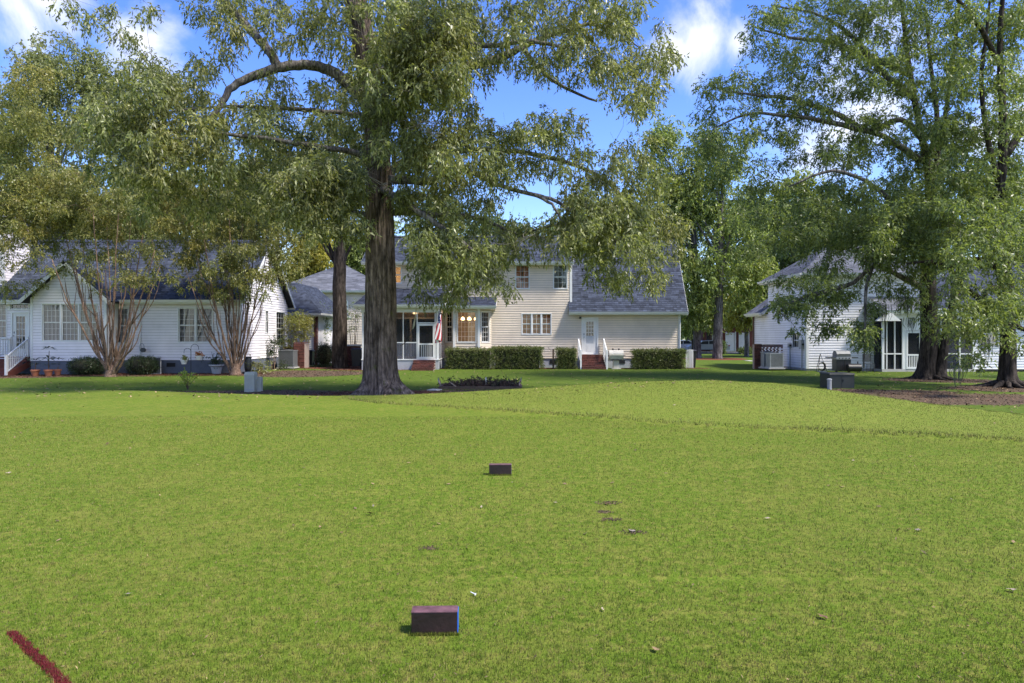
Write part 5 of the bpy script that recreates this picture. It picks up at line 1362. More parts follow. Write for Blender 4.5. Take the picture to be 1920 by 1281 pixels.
    T.part('foliage', leaf_mesh('foliage', np.array([(x + random.gauss(0, .2), Y + random.gauss(0, .12), z + .75 + random.gauss(0, .12)) for _ in range(16)]), 40, .09, .04, BUSHL, T.loc, .2, .1), None)
    T.part('stem', MB().tube([(x, Y, z + .4), (x, Y, z + .8)], .02, 5).tube([(x - .1, Y, z + .4), (x - .25, Y, z + 1.1)], .01, 5), BROWNWD)
    # folding bench frame
    Y = 34.0; x = X(292, Y); z = gz(x, Y); w = .2
    T = Thing('folded_chair', (x, Y, z), 'folded metal and mesh garden chair leaning on the blue foundation', 'chair')
    T.part('frame', MB().tube([(x - .28, Y - .1, z), (x - .28, Y + .35, z + .85), (x + .08, Y + .35, z + .85), (x + .3, Y - .1, z), (x - .28, Y - .1, z + .02)], .018, 6).tube([(x + .24, Y - .1, z + .02), (x - .2, Y - .1, z + .05)], .018, 6), GALV)
    T.part('mesh_seat', MB().prism([(x - .25, Y - .06, z + .06), (x + .24, Y - .06, z + .06), (x + .06, Y + .32, z + .8), (x - .25, Y + .32, z + .8)], (0, .01, 0)), DGREY)
    # hose on downspout
    Y = 34.45; x = X(266, Y); z = Z(652, Y)
    T = Thing('garden_hose', (x, Y, z), 'small coiled hose hanging by the downspout of the left house', 'hose')
    T.part('hose', MB().tube([(x + .11 * math.cos(a), Y, z + .22 * math.sin(a)) for a in [i * math.pi / 8 for i in range(17)]], .02, 5), GALV)
    T.part('reel', MB().tube([(x + .05, Y + .1, z - .12), (x + .05, Y - .06, z - .12)], .11, 12), DGREY)
    # rain barrel
    Y = 34.0; x = X(465, Y); z = gz(x, Y)
    T = Thing('rain_barrel', (x, Y, z), 'black rain barrel at the corner of the left house', 'barrel')
    T.part('barrel', MB().lathe(x, Y, [(.13, z + .1), (.17, z + .3), (.175, z + .5), (.165, z + .72), (.16, z + .8)], 16), mat('charcoal_barrel', (.035, .04, .045), .4), smooth=True)
    T.part('rim', MB().lathe(x, Y, [(.185, z + .8), (.185, z + .84), (.1, z + .86)], 16), BLACK); T.part('stand', MB().box(x - .2, x + .2, Y - .2, Y + .2, z, z + .1), BLACK)
    T.part('spout', MB().tube([(x + .1, Y, z + .86), (x + .1, Y, z + .98)], .02, 5), BLACK)
plant_bed()
left_yard()

# ------------------------------------------------------------------ car and strips of paving far off
def car(px, Y, lab, c, group=None):
    x = X(px, Y); z = ZG
    T = Thing('parked_car', (x, Y, z), lab, 'car', 'cars parked in the street beyond')
    prof = [(-2.3, .35), (-2.32, .7), (-2.1, .85), (-1.3, .95), (-.75, 1.35), (.6, 1.42), (1.3, 1.1), (2.0, .98), (2.28, .75), (2.3, .35)]
    body = MB().prism([(x + a, Y, z + b) for a, b in prof], (0, 1.75, 0)); b = T.part('body', body, c)
    gl = MB(); gl.prism([(x - 1.15, Y - .012, z + .98), (x - .72, Y - .012, z + 1.29), (x - .1, Y - .012, z + 1.34), (x - .1, Y - .012, z + .98)], (0, .01, 0)); gl.prism([(x - .02, Y - .012, z + .98), (x - .02, Y - .012, z + 1.34), (x + .55, Y - .012, z + 1.35), (x + 1.0, Y - .012, z + 1.02)], (0, .01, 0))
    T.part('window', gl, BLACK)
    for a in (-1.45, 1.4):
        w = T.part('wheel', MB().tube([(x + a, Y - .03, z + .33), (x + a, Y + .2, z + .33)], .33, 18), BLACK); T.part('rim', MB().tube([(x + a, Y - .045, z + .33), (x + a, Y - .031, z + .33)], .2, 12), GALV, w)
    T.part('headlight', MB().box(x - 2.33, x - 2.2, Y - .01, Y + .3, z + .66, z + .78), WHITE); T.part('tail_light', MB().box(x + 2.15, x + 2.31, Y - .01, Y + .25, z + .75, z + .88), mat('tail_red', (.35, .02, .02), .3))
    T.part('sill', MB().box(x - 1.0, x + .95, Y - .015, Y + .02, z + .3, z + .38), BLACK)
SIL = mat('silver_paint', (.38, .39, .40), .25, .05, spec=.6)
car(1330, 76, 'silver sedan parked behind the two pale tree trunks', SIL)
car(1282, 79, 'white car half hidden behind the right corner of the cream house', mat('white_car_paint', (.6, .6, .6), .3, .03))
mb = MB().box(X(1380, 54), X(1440, 48.5), 51.0, 52.2, LOW - .1, LOW + .03)
solo('garden_path', mb, CONC, (0, 0, 0), 'short pale concrete path beyond the mulch ring', kind='structure')
mb = MB().box(-60, 60, 72, 82, LOW - .1, LOW + .012)
solo('street', mb, mat('asphalt', (.07, .07, .072), .9, .15, 5), (0, 0, 0), 'asphalt street behind the houses', kind='structure')
mb = MB().box(-4.0, -3.1, 24.55, 24.75, LOW - .1, LOW + .03)
solo('stepping_stone', MB().prism([(-2.95, 23.6, LOW - .02), (-2.6, 23.5, LOW - .02), (-2.45, 23.9, LOW - .02), (-2.8, 24.1, LOW - .02)], (0, 0, .06)), CONC, (-2.7, 23.8, LOW), 'pale flat stone in the lawn left of the plant bed', 'stone')
# ================================================================== main oak
def main_oak():
    Y = 22.0
    x, _, z = P(715, 741, Y)
    T = Thing('oak_tree', (x, Y, z), 'huge oak with furrowed trunk and drooping crown at the far edge of the tee', 'tree')
    skel = []
    def w(px, py, r, dy=0): return (*P(px, py, Y + dy), r / FPX * (Y + dy))
    path = [w(715, 752, 40), w(715, 736, 38), w(714, 715, 33), w(713, 690, 31), w(713, 650, 29.5), w(714, 560, 28), w(713, 480, 26.5), w(712, 400, 25), w(710, 330, 23), w(706, 250, 21), w(696, 170, 21), w(684, 90, 21), w(668, 10, 20), w(655, -80, 17), w(650, -200, 12), w(655, -320, 6)]
    q = smooth_path(path, 7)
    def rf(i, a, p):
        h = p.z - z; f = max(0, 1 - h / .85)
        but = 1 + f ** 2.3 * (.36 + .34 * math.cos(a * 5 + 1) + .24 * math.cos(a * 3) + .35 * mnoise.noise((math.cos(a) * 2.2, math.sin(a) * 2.2, h)))
        ridge = .085 * (abs(math.sin(a * 15 + 1.6 * mnoise.noise((p.x * .3, a * 1.5, p.z * .45)))) - .5) + .035 * mnoise.noise((math.cos(a) * 5, math.sin(a) * 5, p.z * 1.3))
        return but + ridge
    mb = MB(); mb.tube([Vector(v[:3]) for v in q], [v[3] for v in q], 88, True, rfun=rf); skel += [v.copy() for v in q[30:]]
    T.part('trunk', mb, BARK, smooth=False)
    lb = MB()
    L = [
     [w(705, 215, 14), w(675, 180, 12), w(650, 155, 11), w(630, 138, 10), w(600, 126, 9.5), w(560, 122, 9, -.3), w(520, 128, 9, -.6), w(475, 142, 8, -.9), w(437, 163, 7, -1.2), w(417, 192, 6, -1.5), w(402, 214, 5, -1.7), w(390, 224, 4, -1.8)],
     [w(522, 128, 9, -.6), w(507, 100, 8.5, -.6), w(478, 66, 8, -.4), w(450, 34, 7.5, 0), w(422, 4, 7, .3), w(390, -40, 5, .6), w(350, -90, 3, 1)],
     [w(712, 335, 9), w(760, 338, 7.5, -.3), w(800, 341, 7, -.5), w(828, 330, 5, -.8), w(870, 318, 4, -1), w(930, 346, 4, -1.2), w(1000, 365, 4, -1.4), w(1040, 376, 3.6, -1.5), w(1075, 400, 2.5, -1.6)],
     [w(1000, 365, 3.5, -1.4), w(1035, 383, 2.8, -1.6), w(1050, 412, 2, -1.7)],
     [w(712, 400, 8), w(760, 398, 6, .3), w(800, 402, 6, .6), w(860, 404, 5, .9), w(912, 414, 4, 1), w(960, 436, 2.5, 1.1), w(1010, 450, 1.6, 1.2)],
     [w(705, 245, 16), w(745, 205, 13, .3), w(775, 180, 12, .5), w(800, 165, 11, .8), w(850, 133, 9, 1), w(905, 118, 9, 1.2), w(950, 104, 8, 1.3), w(980, 88, 6, 1.4), w(1050, 60, 4, 1.5), w(1120, 40, 3, 1.6)],
     [w(980, 90, 5, 1.4), w(1010, 130, 4, 1.3), w(1060, 165, 3, 1.1), w(1120, 190, 2, 1)],
     [w(800, 165, 7, .8), w(790, 150, 6, .2), w(830, 100, 5, -.4), w(870, 84, 5, -.7), w(930, 86, 4.5, -.9), w(990, 78, 4, -1), w(1060, 90, 2.5, -1.2)],
     [w(700, 222, 8), w(650, 214, 5, -.2), w(600, 208, 4.5, -.5), w(540, 203, 4, -.8), w(430, 200, 3, -1), w(300, 215, 2, -1.4), w(220, 250, 1.4, -1.7)],
     [w(708, 300, 8), w(660, 285, 6, -.6), w(600, 275, 5, -1.2), w(500, 260, 4, -1.8), w(400, 250, 3, -2.4), w(290, 245, 2, -2.8), w(190, 260, 1.2, -3)],
     [w(708, 410, 8), w(650, 398, 6, .2), w(610, 404, 5, .4), w(570, 408, 3.5, .6), w(520, 395, 2, .7)],
     [w(690, 130, 14), w(720, 70, 12, -.4), w(750, 10, 10, -.8), w(790, -60, 7, -1.2), w(850, -130, 4, -1.5)],
     [w(665, 0, 12), w(620, -50, 8, .6), w(540, -100, 5, 1.2), w(430, -120, 3, 1.6), w(280, -60, 2, 1.8), w(180, 0, 1.2, 1.8)],
     [w(700, 200, 10), w(760, 120, 8, -2), w(800, 80, 6, -3), w(830, 60, 3, -3.6)],
     [w(708, 370, 6), w(640, 340, 5, -1.5), w(580, 340, 3, -2.6), w(540, 360, 2, -3.2)],
     [w(985, 436, 2.2, 1.1), w(1060, 420, 2, .6), w(1140, 440, 1.6, .2), w(1170, 480, 1.2, 0)],
     [w(710, 350, 8), w(760, 380, 6, -1.5), w(850, 440, 4, -2), w(900, 480, 2, -2.2)],
     [w(1100, 45, 3, 1.6), w(1160, 60, 2, 1.4), w(1200, 90, 1.2, 1.2)],
     [w(712, 340, 10, 0), w(770, 300, 7, 1.6), w(900, 280, 5, 2.0), w(1050, 300, 4, 1.6), w(1150, 350, 3, 1), w(1200, 420, 2, .4)]]
    for p in L: add_limb(lb, p, 10, .012, skel)
    rows = ["...2344213543445567875566666663.", ".....21..45433456789865556666630", "......1114454445567898765666655610"[:32], ".....14544454455667787621345666530"[:31],
            "...3455666544555556556421232456520"[:31], "...56676665566666555555555530210"[:31], "...35676665666666556666666654430", "....456666666677545666665455555.", ".....35555556788634566541135676.",
            "......344556677763455543104577700"[:31], "..................45566555677776", "..................35667642577775", "..................2566741..2554200"[:31], "...................345420...321."]
    cl = grid_clumps(rows, 0, lambda px, py: Y + (-2.6 if (px < 330 and py > 130) else 0) + (-2.2 if (700 < px < 860 and py < 190) else 0) + (-1.8 if (520 < px < 690 and py > 300) else 0), 1.5, .50)
    # crown above the frame, so that it shades as the whole tree would
    for _ in range(170):
        px = random.uniform(350, 1150); py = -random.uniform(0, 330) * (1 - abs(px - 720) / 600); cl.append(P(px, py, Y + random.gauss(0, 3)))
    # heavy nearer sprays
    for (cx, cy, rx, ry, dy, k) in ((790, 90, 90, 80, -3.4, 42), (300, 200, 130, 80, -3, 40), (330, 290, 110, 50, -3, 26), (600, 340, 70, 45, -3.2, 26), (640, 420, 50, 30, -3, 8), (1130, 420, 80, 70, -1.2, 36), (850, 470, 70, 50, -2.2, 22), (740, 250, 60, 60, -2.5, 14), (850, 300, 80, 60, -2, 20)):
        for _ in range(k):
            a = random.random() * 6.28; r = random.random() ** .5; cl.append(P(cx + rx * r * math.cos(a), cy + ry * r * math.sin(a), Y + dy + random.gauss(0, .5)))
    # keep clear the gaps where sky and the bare limbs show
    gaps = [(955, 180, 55, 38), (1003, 365, 48, 36), (1085, 182, 26, 22), (1150, 235, 32, 16), (330, 70, 40, 30), (440, 150, 45, 22), (560, 112, 60, 14), (480, 90, 22, 22), (1130, 262, 22, 9), (720, 470, 30, 90), (735, 640, 40, 110), (978, 512, 14, 26), (1050, 530, 12, 14)]
    def clear(c):
        px = 960 + c[0] / c[1] * FPX; py = 630 - (c[2] - EYE) / c[1] * FPX
        return all(((px - g[0]) / (g[2] + 14)) ** 2 + ((py - g[1]) / (g[3] + 12)) ** 2 > 1 for g in gaps)
    cl = [c for c in cl if clear(c) and not (c[0] / c[1] * FPX + 960 < 500 and 1.6 < c[2] < 9.6 and random.random() < .28)]
    twigs(lb, skel, cl, .016, 3, .35)
    # pale dead twigs hanging among the leaves
    dead = MB()
    for (px, py, dy) in ((1000, 440, -.2), (850, 200, -2), (780, 235, -2.2), (900, 470, -.6), (690, 330, -1.2)):
        s = np.array(P(px, py, Y + dy))
        for _ in range(9):
            e = s + np.array([random.uniform(-.9, .9), random.uniform(-.4, .4), random.uniform(-.7, .25)]); m = (s + e) / 2 + RNG.normal(0, .13, 3)
            dead.tube([Vector(s), Vector(m), Vector(e)], [.016, .011, .004], 4, False)
            for _ in range(2): f = e + RNG.normal(0, .22, 3); dead.tube([Vector(m), Vector((m + f) / 2 + RNG.normal(0, .04, 3)), Vector(f)], [.009, .006, .003], 3, False)
    T.part('limbs', lb, LIMB, smooth=True); T.part('dead_twigs', dead, mat('dead_wood', (.30, .27, .23), .9), kind='stuff')
    n = len(cl); rad = .25 + .22 * RNG.random(n)
    T.part('crown', leaf_mesh('crown', cl, 235 * (rad / .36) ** 2, .14, .046, OAKL, T.loc, .62, rad), None, kind='stuff')
    # rope hanging from the lower right limb
    a = P(803, 400, 22.6); RP = Thing('rope', a, 'pale rope hanging from the lower limb of the huge oak, its end frayed', 'rope')
    pts = [P(803, 400, 22.6), P(799, 440, 22.5), P(790, 510, 22.3), P(783, 553, 22.2), P(779, 590, 22.1), P(778, 600, 22.1)]
    RP.part('line', MB().tube(pts, .014, 6), mat('pale_rope', (.34, .32, .22), .9, .2, 30))
    RP.part('frayed_end', MB().tube([P(778, 598, 22.1), P(776, 610, 22.1), P(774, 617, 22.1)], [.02, .035, .012], 6).tube([P(777, 604, 22.1), P(772, 622, 22.1)], .008, 4), MATS['pale_rope'])
    RP.part('tail', MB().tube([P(774, 617, 22.1), P(768, 630, 22.1), P(762, 640, 22.1), P(753, 648, 22.1)], [.012, .014, .022, .01], 6), BLACK)
    return cl

# ================================================================== general tree
def tree(name, label, px, Y, base_z, height, r, clumps, lmat, bmat, group=None, n=150, L=.12, W=.045, rad=.5, lean=0, stems=None, droop=.5, twr=.02, category='tree', trunk_top=.85, sub=1, kind_leaf='stuff', per=9):
    x = X(px, Y); T = Thing(name, (x, Y, base_z), label, category, group); skel = []; tb = MB(); h = height
    tp = [(x, Y, base_z - .1, r * 1.35), (x, Y, base_z + .25, r * 1.08), (x + lean * .2, Y, base_z + h * .2, r * .95), (x + lean * .5, Y, base_z + h * .45, r * .8), (x + lean * .8, Y, base_z + h * .7, r * .5), (x + lean, Y, base_z + h * trunk_top, r * .12)]
    s1 = []; add_limb(tb, tp, 16, .02, s1); skel += s1[len(s1) // 3:]
    T.part('trunk', tb, bmat, smooth=True)
    lb = MB(); C = np.array(clumps)
    # main limbs towards random outlying clumps
    k = min(len(C), 12)
    for i in RNG.choice(len(C), k, replace=False):
        c = C[i]; t = s1[min(len(s1) - 1, max(int(len(s1) * .55), int((c[2] - base_z) / h * len(s1) * .75)))]
        m = t[:3] * .5 + c * .5 + np.array([0, 0, .08 * np.linalg.norm(c - t[:3])]); add_limb(lb, [(*t[:3], min(t[3] * .5, r * .3, .11)), (*m, min(r * .2, .06)), (*c, min(r * .06, .02))], 6, .03, skel)
    twigs(lb, skel, C, twr, sub, rad)
    T.part('limbs', lb, bmat)
    rr = rad * (.7 + .6 * RNG.random(len(C)))
    T.part('crown', leaf_mesh('crown', C, n * (rr / rad) ** 2, L, W, lmat, T.loc, droop, rr, per), None, kind=kind_leaf)
    return T
def blob_clumps(blobs, Y, k=1.0, depth=.8):
    out = []
    for px, py, rx, ry, n in blobs:
        for _ in range(int(n * k)):
            v = np.random.default_rng(random.randrange(1 << 30)).normal(0, 1, 3); v /= np.linalg.norm(v); q = v * random.random() ** .4
            yy = Y + q[1] * rx / FPX * Y * depth
            out.append(P(px + rx * q[0], py + ry * q[2], yy))
    return out

def right_oaks():
    # two dark trunks, one shared canopy region split between them
    rows = ["...4667775655646", "...4556766556656", "...3554776655667", ".432455566645666", ".544444453434455", "2433434344433455", "4543444354434555", "2233433455555566", ".123334565666677", "..23445677777777",
            "..23566777777777", "...2455666666777", ".....14544444466", "....243222222344", "....242122223444", ".....11131122333", ".......100011112", "................"]
    allc = grid_clumps(rows, 32, lambda px, py: (30 if px < 1770 else 26.2) + (-3 if (px > 1580 and py > 560) else 0) + (-1.5 if py > 380 and px > 1500 else 0), 1.6, .62)
    for _ in range(260):
        px = random.uniform(1500, 2350); py = random.uniform(-420, 0) if px < 1950 else random.uniform(-350, 600); allc.append(P(px, py, random.gauss(28.5, 2.5)))
    for (cx, cy, rx, ry, yy, k) in ((1560, 550, 50, 18, 30, 7), (1480, 565, 40, 14, 31, 7), (1550, 600, 14, 30, 30, 4), (1622, 620, 12, 55, 27, 4), (1860, 560, 60, 40, 24, 5), (1700, 430, 90, 50, 26.5, 26), (1770, 240, 50, 40, 27, 8)):
        for _ in range(k):
            a = random.random() * 6.28; r = random.random() ** .5; allc.append(P(cx + rx * r * math.cos(a), cy + ry * r * math.sin(a), yy + random.gauss(0, .4)))
    gaps = [(1575, 650, 34, 34), (1700, 642, 24, 36), (1745, 660, 22, 45), (1890, 690, 22, 40), (1880, 520, 14, 30)]
    def clear(c):
        px = 960 + c[0] / c[1] * FPX; py = 630 - (c[2] - EYE) / c[1] * FPX
        return all(((px - g[0]) / g[2]) ** 2 + ((py - g[1]) / g[3]) ** 2 > 1 for g in gaps)
    allc = [c for c in allc if clear(c)]
    Asel = [c for c in allc if c[0] / c[1] * FPX + 960 < 1770 + random.gauss(0, 40)]; sA = set(map(tuple, Asel)); Bsel = [c for c in allc if tuple(c) not in sA]
    for (nm, lab, base, Y, cl, trunk, limbs, nst) in (
        ('oak_tree', 'dark many-stemmed oak standing over exposed roots in front of the right house', (1745, 712), 30, Asel, None, None, 0),
        ('oak_tree', 'dark oak nearest the right edge of the picture with a curving trunk', (1890, 727), 25.6, Bsel, None, None, 1)):
        def w(px, py, r, dy=0): return (*P(px, py, Y + dy), r / FPX * (Y + dy))
        T = Thing(nm, P(*base, Y), lab, 'tree', 'dark oaks before the right house'); skel = []
        if nst == 0:
            paths = [[w(1738, 718, 22), w(1738, 700, 19), w(1741, 660, 17.5), w(1742, 600, 16), w(1740, 540, 15), w(1742, 470, 13), w(1744, 400, 12), w(1740, 320, 10), w(1725, 240, 9), w(1712, 170, 8), w(1700, 90, 6), w(1690, 0, 5), w(1680, -100, 3)],
                     [w(1762, 716, 13, -.3), w(1764, 690, 11, -.3), w(1775, 620, 9, -.2), w(1790, 560, 8), w(1800, 500, 7), w(1790, 440, 6), w(1760, 380, 4)],
                     [w(1742, 430, 9), w(1745, 360, 8), w(1760, 280, 7), w(1775, 200, 6), w(1790, 90, 5), w(1800, -20, 4), w(1805, -120, 2)],
                     [w(1740, 310, 8), w(1757, 230, 7, 1), w(1745, 120, 5, 1.4), w(1735, 20, 3, 1.8)]]
            limbs = [[w(1730, 260, 7), w(1690, 225, 5), w(1630, 245, 5), w(1570, 215, 5), w(1500, 190, 4), w(1440, 180, 3), w(1370, 172, 2), w(1330, 160, 1.2)],
                     [w(1725, 300, 7), w(1660, 258, 5, -.5), w(1600, 240, 5, -.8), w(1520, 222, 4, -1), w(1460, 216, 3, -1), w(1400, 215, 2.4, -1), w(1340, 240, 1.5, -1)],
                     [w(1705, 140, 6), w(1640, 110, 5, .5), w(1560, 80, 4, .8), w(1480, 70, 2.5, 1), w(1420, 50, 1.5, 1.2)],
                     [w(1720, 190, 6), w(1650, 130, 5), w(1600, 70, 4), w(1540, 30, 2.5), w(1450, 10, 1.5)],
                     [w(1741, 545, 7), w(1690, 520, 5, -.6), w(1640, 500, 4, -1), w(1600, 530, 4, -1), w(1540, 548, 4, -1), w(1500, 560, 3, -1), w(1460, 585, 1.5, -1)],
                     [w(1742, 460, 8), w(1690, 400, 6, -1), w(1640, 350, 4, -1.6), w(1560, 320, 3, -2), w(1480, 350, 1.6, -2)],
                     [w(1741, 520, 7), w(1780, 490, 5, -1), w(1820, 440, 4, -1.5)], [w(1742, 490, 7), w(1700, 470, 5, -1.6), w(1650, 480, 4, -2.4), w(1625, 540, 3, -3), w(1622, 620, 2, -3.2), w(1620, 690, 1.2, -3.4)]]
        else:
            paths = [[w(1890, 735, 24), w(1890, 722, 18), w(1889, 690, 16), w(1890, 640, 15), w(1887, 580, 14), w(1884, 520, 14), w(1876, 480, 14), w(1866, 440, 14), w(1872, 380, 13), w(1880, 300, 12), w(1880, 200, 10), w(1875, 100, 8), w(1880, 0, 6), w(1900, -120, 4)],
                     [w(1872, 340, 9), w(1850, 250, 7), w(1840, 150, 6), w(1850, 60, 4), w(1860, -40, 3)]]
            limbs = [[w(1868, 500, 8), w(1840, 488, 6), w(1810, 492, 5), w(1780, 500, 4), w(1745, 490, 3), w(1700, 495, 2)],
                     [w(1889, 600, 7), w(1850, 570, 6, .5), w(1810, 540, 5, 1), w(1780, 505, 4, 1.2), w(1772, 450, 3, 1.4)], [w(1880, 300, 8), w(1940, 220, 6), w(2050, 160, 4), w(2150, 150, 2)],
                     [w(1884, 540, 6), w(1900, 600, 5, -1), w(1930, 620, 4, -1.6), w(2000, 600, 3, -2)], [w(1875, 120, 5), w(1830, 40, 4, -1), w(1780, -20, 2, -1.5)], [w(1889, 560, 5), w(1860, 540, 5, -1.2), w(1830, 590, 3, -1.8), w(1810, 650, 2, -2)]]
        tb = MB(); bz = P(*base, Y)[2]
        for k, p in enumerate(paths):
            q = smooth_path(p, 5)
            def rf(i, a, v):
                f = max(0, 1 - (v.z - bz) / .7); return .86 + f ** 2.4 * (.4 + .35 * math.cos(a * 5 + k)) + .07 * mnoise.noise((math.cos(a) * 3, math.sin(a) * 3, v.z * .8)) + .04 * abs(math.sin(a * 7))
            
            for v in q:
                if v[2] > 7: v[3] *= .72
            tb.tube([Vector(v[:3]) for v in q], [v[3] for v in q], 40, True, rfun=rf); skel += [v.copy() for v in q[12:]]
        for k in range(11):   # surface roots
            a = k * 6.283 / 11 + random.uniform(-.2, .2); c = Vector(P(*base, Y)); l = random.uniform(.7, 1.5)
            pts = [(c.x + .3 * math.cos(a), c.y + .3 * math.sin(a), bz + .18), (c.x + (.3 + l * .4) * math.cos(a + .1), c.y + (.3 + l * .4) * math.sin(a + .1), bz + .05), (c.x + (.3 + l) * math.cos(a + .25), c.y + (.3 + l) * math.sin(a + .25), bz - .04)]
            tb.tube(pts, [.13, .07, .02], 7, False)
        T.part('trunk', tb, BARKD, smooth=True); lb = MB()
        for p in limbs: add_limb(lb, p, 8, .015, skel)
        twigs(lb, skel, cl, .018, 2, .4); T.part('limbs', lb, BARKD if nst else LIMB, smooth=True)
        rad = .28 + .24 * RNG.random(len(cl))
        T.part('crown', leaf_mesh('crown', cl, 285 * (rad / .40) ** 2, .14, .05, OAKR, T.loc, .38, rad), None, kind='stuff')
        ms = MB()
        for (px, py, dy, l) in (((1655, 575, -2.5, .9), (1700, 560, -1, .8), (1760, 545, -1, .9), (1780, 540, -1.4, .8), (1710, 600, -2, .6), (1690, 545, -1.5, 1.1)) if nst == 0 else ((1795, 690, -1.5, .8), (1865, 600, -1, 1.0), (1912, 480, -.5, .7), (1930, 640, -.6, .7), (1850, 640, -1, .9))):
            c = P(px, py, Y + dy)
            for _ in range(26):
                a, b = random.gauss(0, .12), random.gauss(0, .12); q = l * random.uniform(.4, 1)
                ms.tube([(c[0] + a, c[1] + b, c[2] + .1), (c[0] + a * 1.1 + random.gauss(0, .03), c[1] + b, c[2] - q * .5), (c[0] + a * .6, c[1] + b * .6, c[2] - q)], [.008, .010, .003], 3, False)
        T.part('hanging_moss', ms, MOSS, kind='stuff')

def myrtle(px, base_py, Y, label, crown_rows, r0, c0, yo, fan, group, lmat, seed, cut=None):
    x, _, z = P(px, base_py, Y); z = tz(x, Y); T = Thing('crape_myrtle', (x, Y, z), label, 'tree', group)
    random.seed(seed); tb = MB(); skel = []
    T_b = []
    n = len(fan)
    for k, (tx, ty, bend) in enumerate(fan):
        a = 6.283 * k / n; b = (x + .13 * math.cos(a), Y + .13 * math.sin(a), z - .05)
        e = P(tx, ty, Y + random.uniform(-1.1, 1.1)); q1 = (x + (e[0] - x) * .16 * bend, Y + (e[1] - Y) * .2, z + .8 + random.uniform(-.15, .15)); q2 = (x + (e[0] - x) * .62 + random.uniform(-.08, .08), Y + (e[1] - Y) * .6, z + (e[2] - z) * .52)
        r = random.uniform(.036, .062); s = []
        add_limb(tb, [(*b, r * 1.5), (*q1, r), (*q2, r * .62), (*e, r * .3)], 8, .022, s); skel += s[4:]
        for _ in range(5):   # forks
            m = s[random.randint(4, 8)]; f = np.array([m[0] + (e[0] - x) * random.uniform(.1, .35) + random.uniform(-.35, .35), m[1] + random.uniform(-.5, .5), min(m[2] + random.uniform(1.2, 2.4), e[2] + .4)])
            mm = (m[:3] + f) / 2 + np.array([(f[0] - m[0]) * .15, 0, -.1]); add_limb(tb, [(*m[:3], m[3] * .75), (*mm, m[3] * .5), (*f, m[3] * .22)], 6, .01, skel)
    tb.tube([(x, Y, z - .05), (x, Y, z + .25), (x, Y, z + .55)], [.3, .22, .12], 14, False)
    T.part('stems', tb, BARKM, smooth=True)
    cl = grid_clumps(crown_rows, c0, Y, .8, 1.0, 40, yo); tw = MB(); twigs(tw, skel, cl, .010, 2, .3, .02); T.part('twigs', tw, BARKM, kind='stuff')
    rad = .28 + .2 * RNG.random(len(cl)); T.part('crown', leaf_mesh('crown', cl, 260 * (rad / .38) ** 2, .12, .045, lmat, T.loc, .5, rad), None, kind='stuff')

def bush(label, name, px0, px1, py0, py1, Y, dep, mat_, n, square=False, L=.05, W=.03, zb=None, group=None, shell=True, thin=False):
    a, b = X(px0, Y), X(px1, Y); z1 = Z(py0, Y); z0 = zb if zb is not None else tz((a + b) / 2, Y); cx, cy, cz = (a + b) / 2, Y + dep / 2, (z0 + z1) / 2
    T = Thing(name, (cx, cy, z0), label, name.replace('_', ' '), group)
    hx, hy, hz = (b - a) / 2, dep / 2, (z1 - z0) / 2
    v = RNG.normal(0, 1, (n, 3)); 
    if square:
        v = RNG.random((n, 3)) * 2 - 1; f = RNG.random(n); ax = np.where(f < .5, 1, np.where(f < .8, 2, 0)); sgn = np.where(ax == 1, -1, np.where(ax == 2, 1, np.where(RNG.random(n) < .5, -1, 1)))
        v[np.arange(n), ax] = sgn * (1 - .1 * RNG.random(n))
        bump = np.array([mnoise.noise((q[0] * hx * 1.1, q[2] * 1.3, px0)) for q in v]) * .09
        v = v * (1 + bump[:, None] * (np.abs(v) > .8))
    else:
        v /= np.linalg.norm(v, axis=1, keepdims=True); v = np.sign(v) * np.abs(v) ** .8; v *= (1 - .16 * RNG.random(n) ** 1.5)[:, None]
        v *= (1 + .07 * np.array([mnoise.noise((q[0] * 2.5 + px0, q[1] * 2.5, q[2] * 2.5)) for q in v]))[:, None]
    c = np.stack([cx + v[:, 0] * hx, cy + v[:, 1] * hy, cz + v[:, 2] * hz], -1)
    if square: up = (v[:, 2] > .88) & (RNG.random(n) < .25); c[up, 2] += RNG.random(up.sum()) * .09
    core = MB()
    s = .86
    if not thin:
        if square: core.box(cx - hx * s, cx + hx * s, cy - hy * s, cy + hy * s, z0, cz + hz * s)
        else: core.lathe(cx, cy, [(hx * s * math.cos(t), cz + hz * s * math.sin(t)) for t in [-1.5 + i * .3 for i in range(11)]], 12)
        T.part('shade_core', core, mat('twig_shadow', (.022, .022, .012), .95, .4, 9))  # solid dark core, coloured as the shade inside the bush
    st = MB()
    for _ in range(26 if thin else 10):
        q = c[random.randrange(n)]; bx = cx + (q[0] - cx) * (.8 if square else .3); st.tube([(bx, cy, z0 - .02), (bx * .5 + q[0] * .5, (cy + q[1]) / 2, (z0 + q[2]) / 2), tuple(q)], [.02, .012, .004], 5, False)
    T.part('stem', st, BROWNWD)
    T.part('foliage', leaf_mesh('foliage', c, 12 if not thin else 14, L, W, mat_, T.loc, .05, .07 if not thin else .12, 4), None, kind='stuff')
    return T

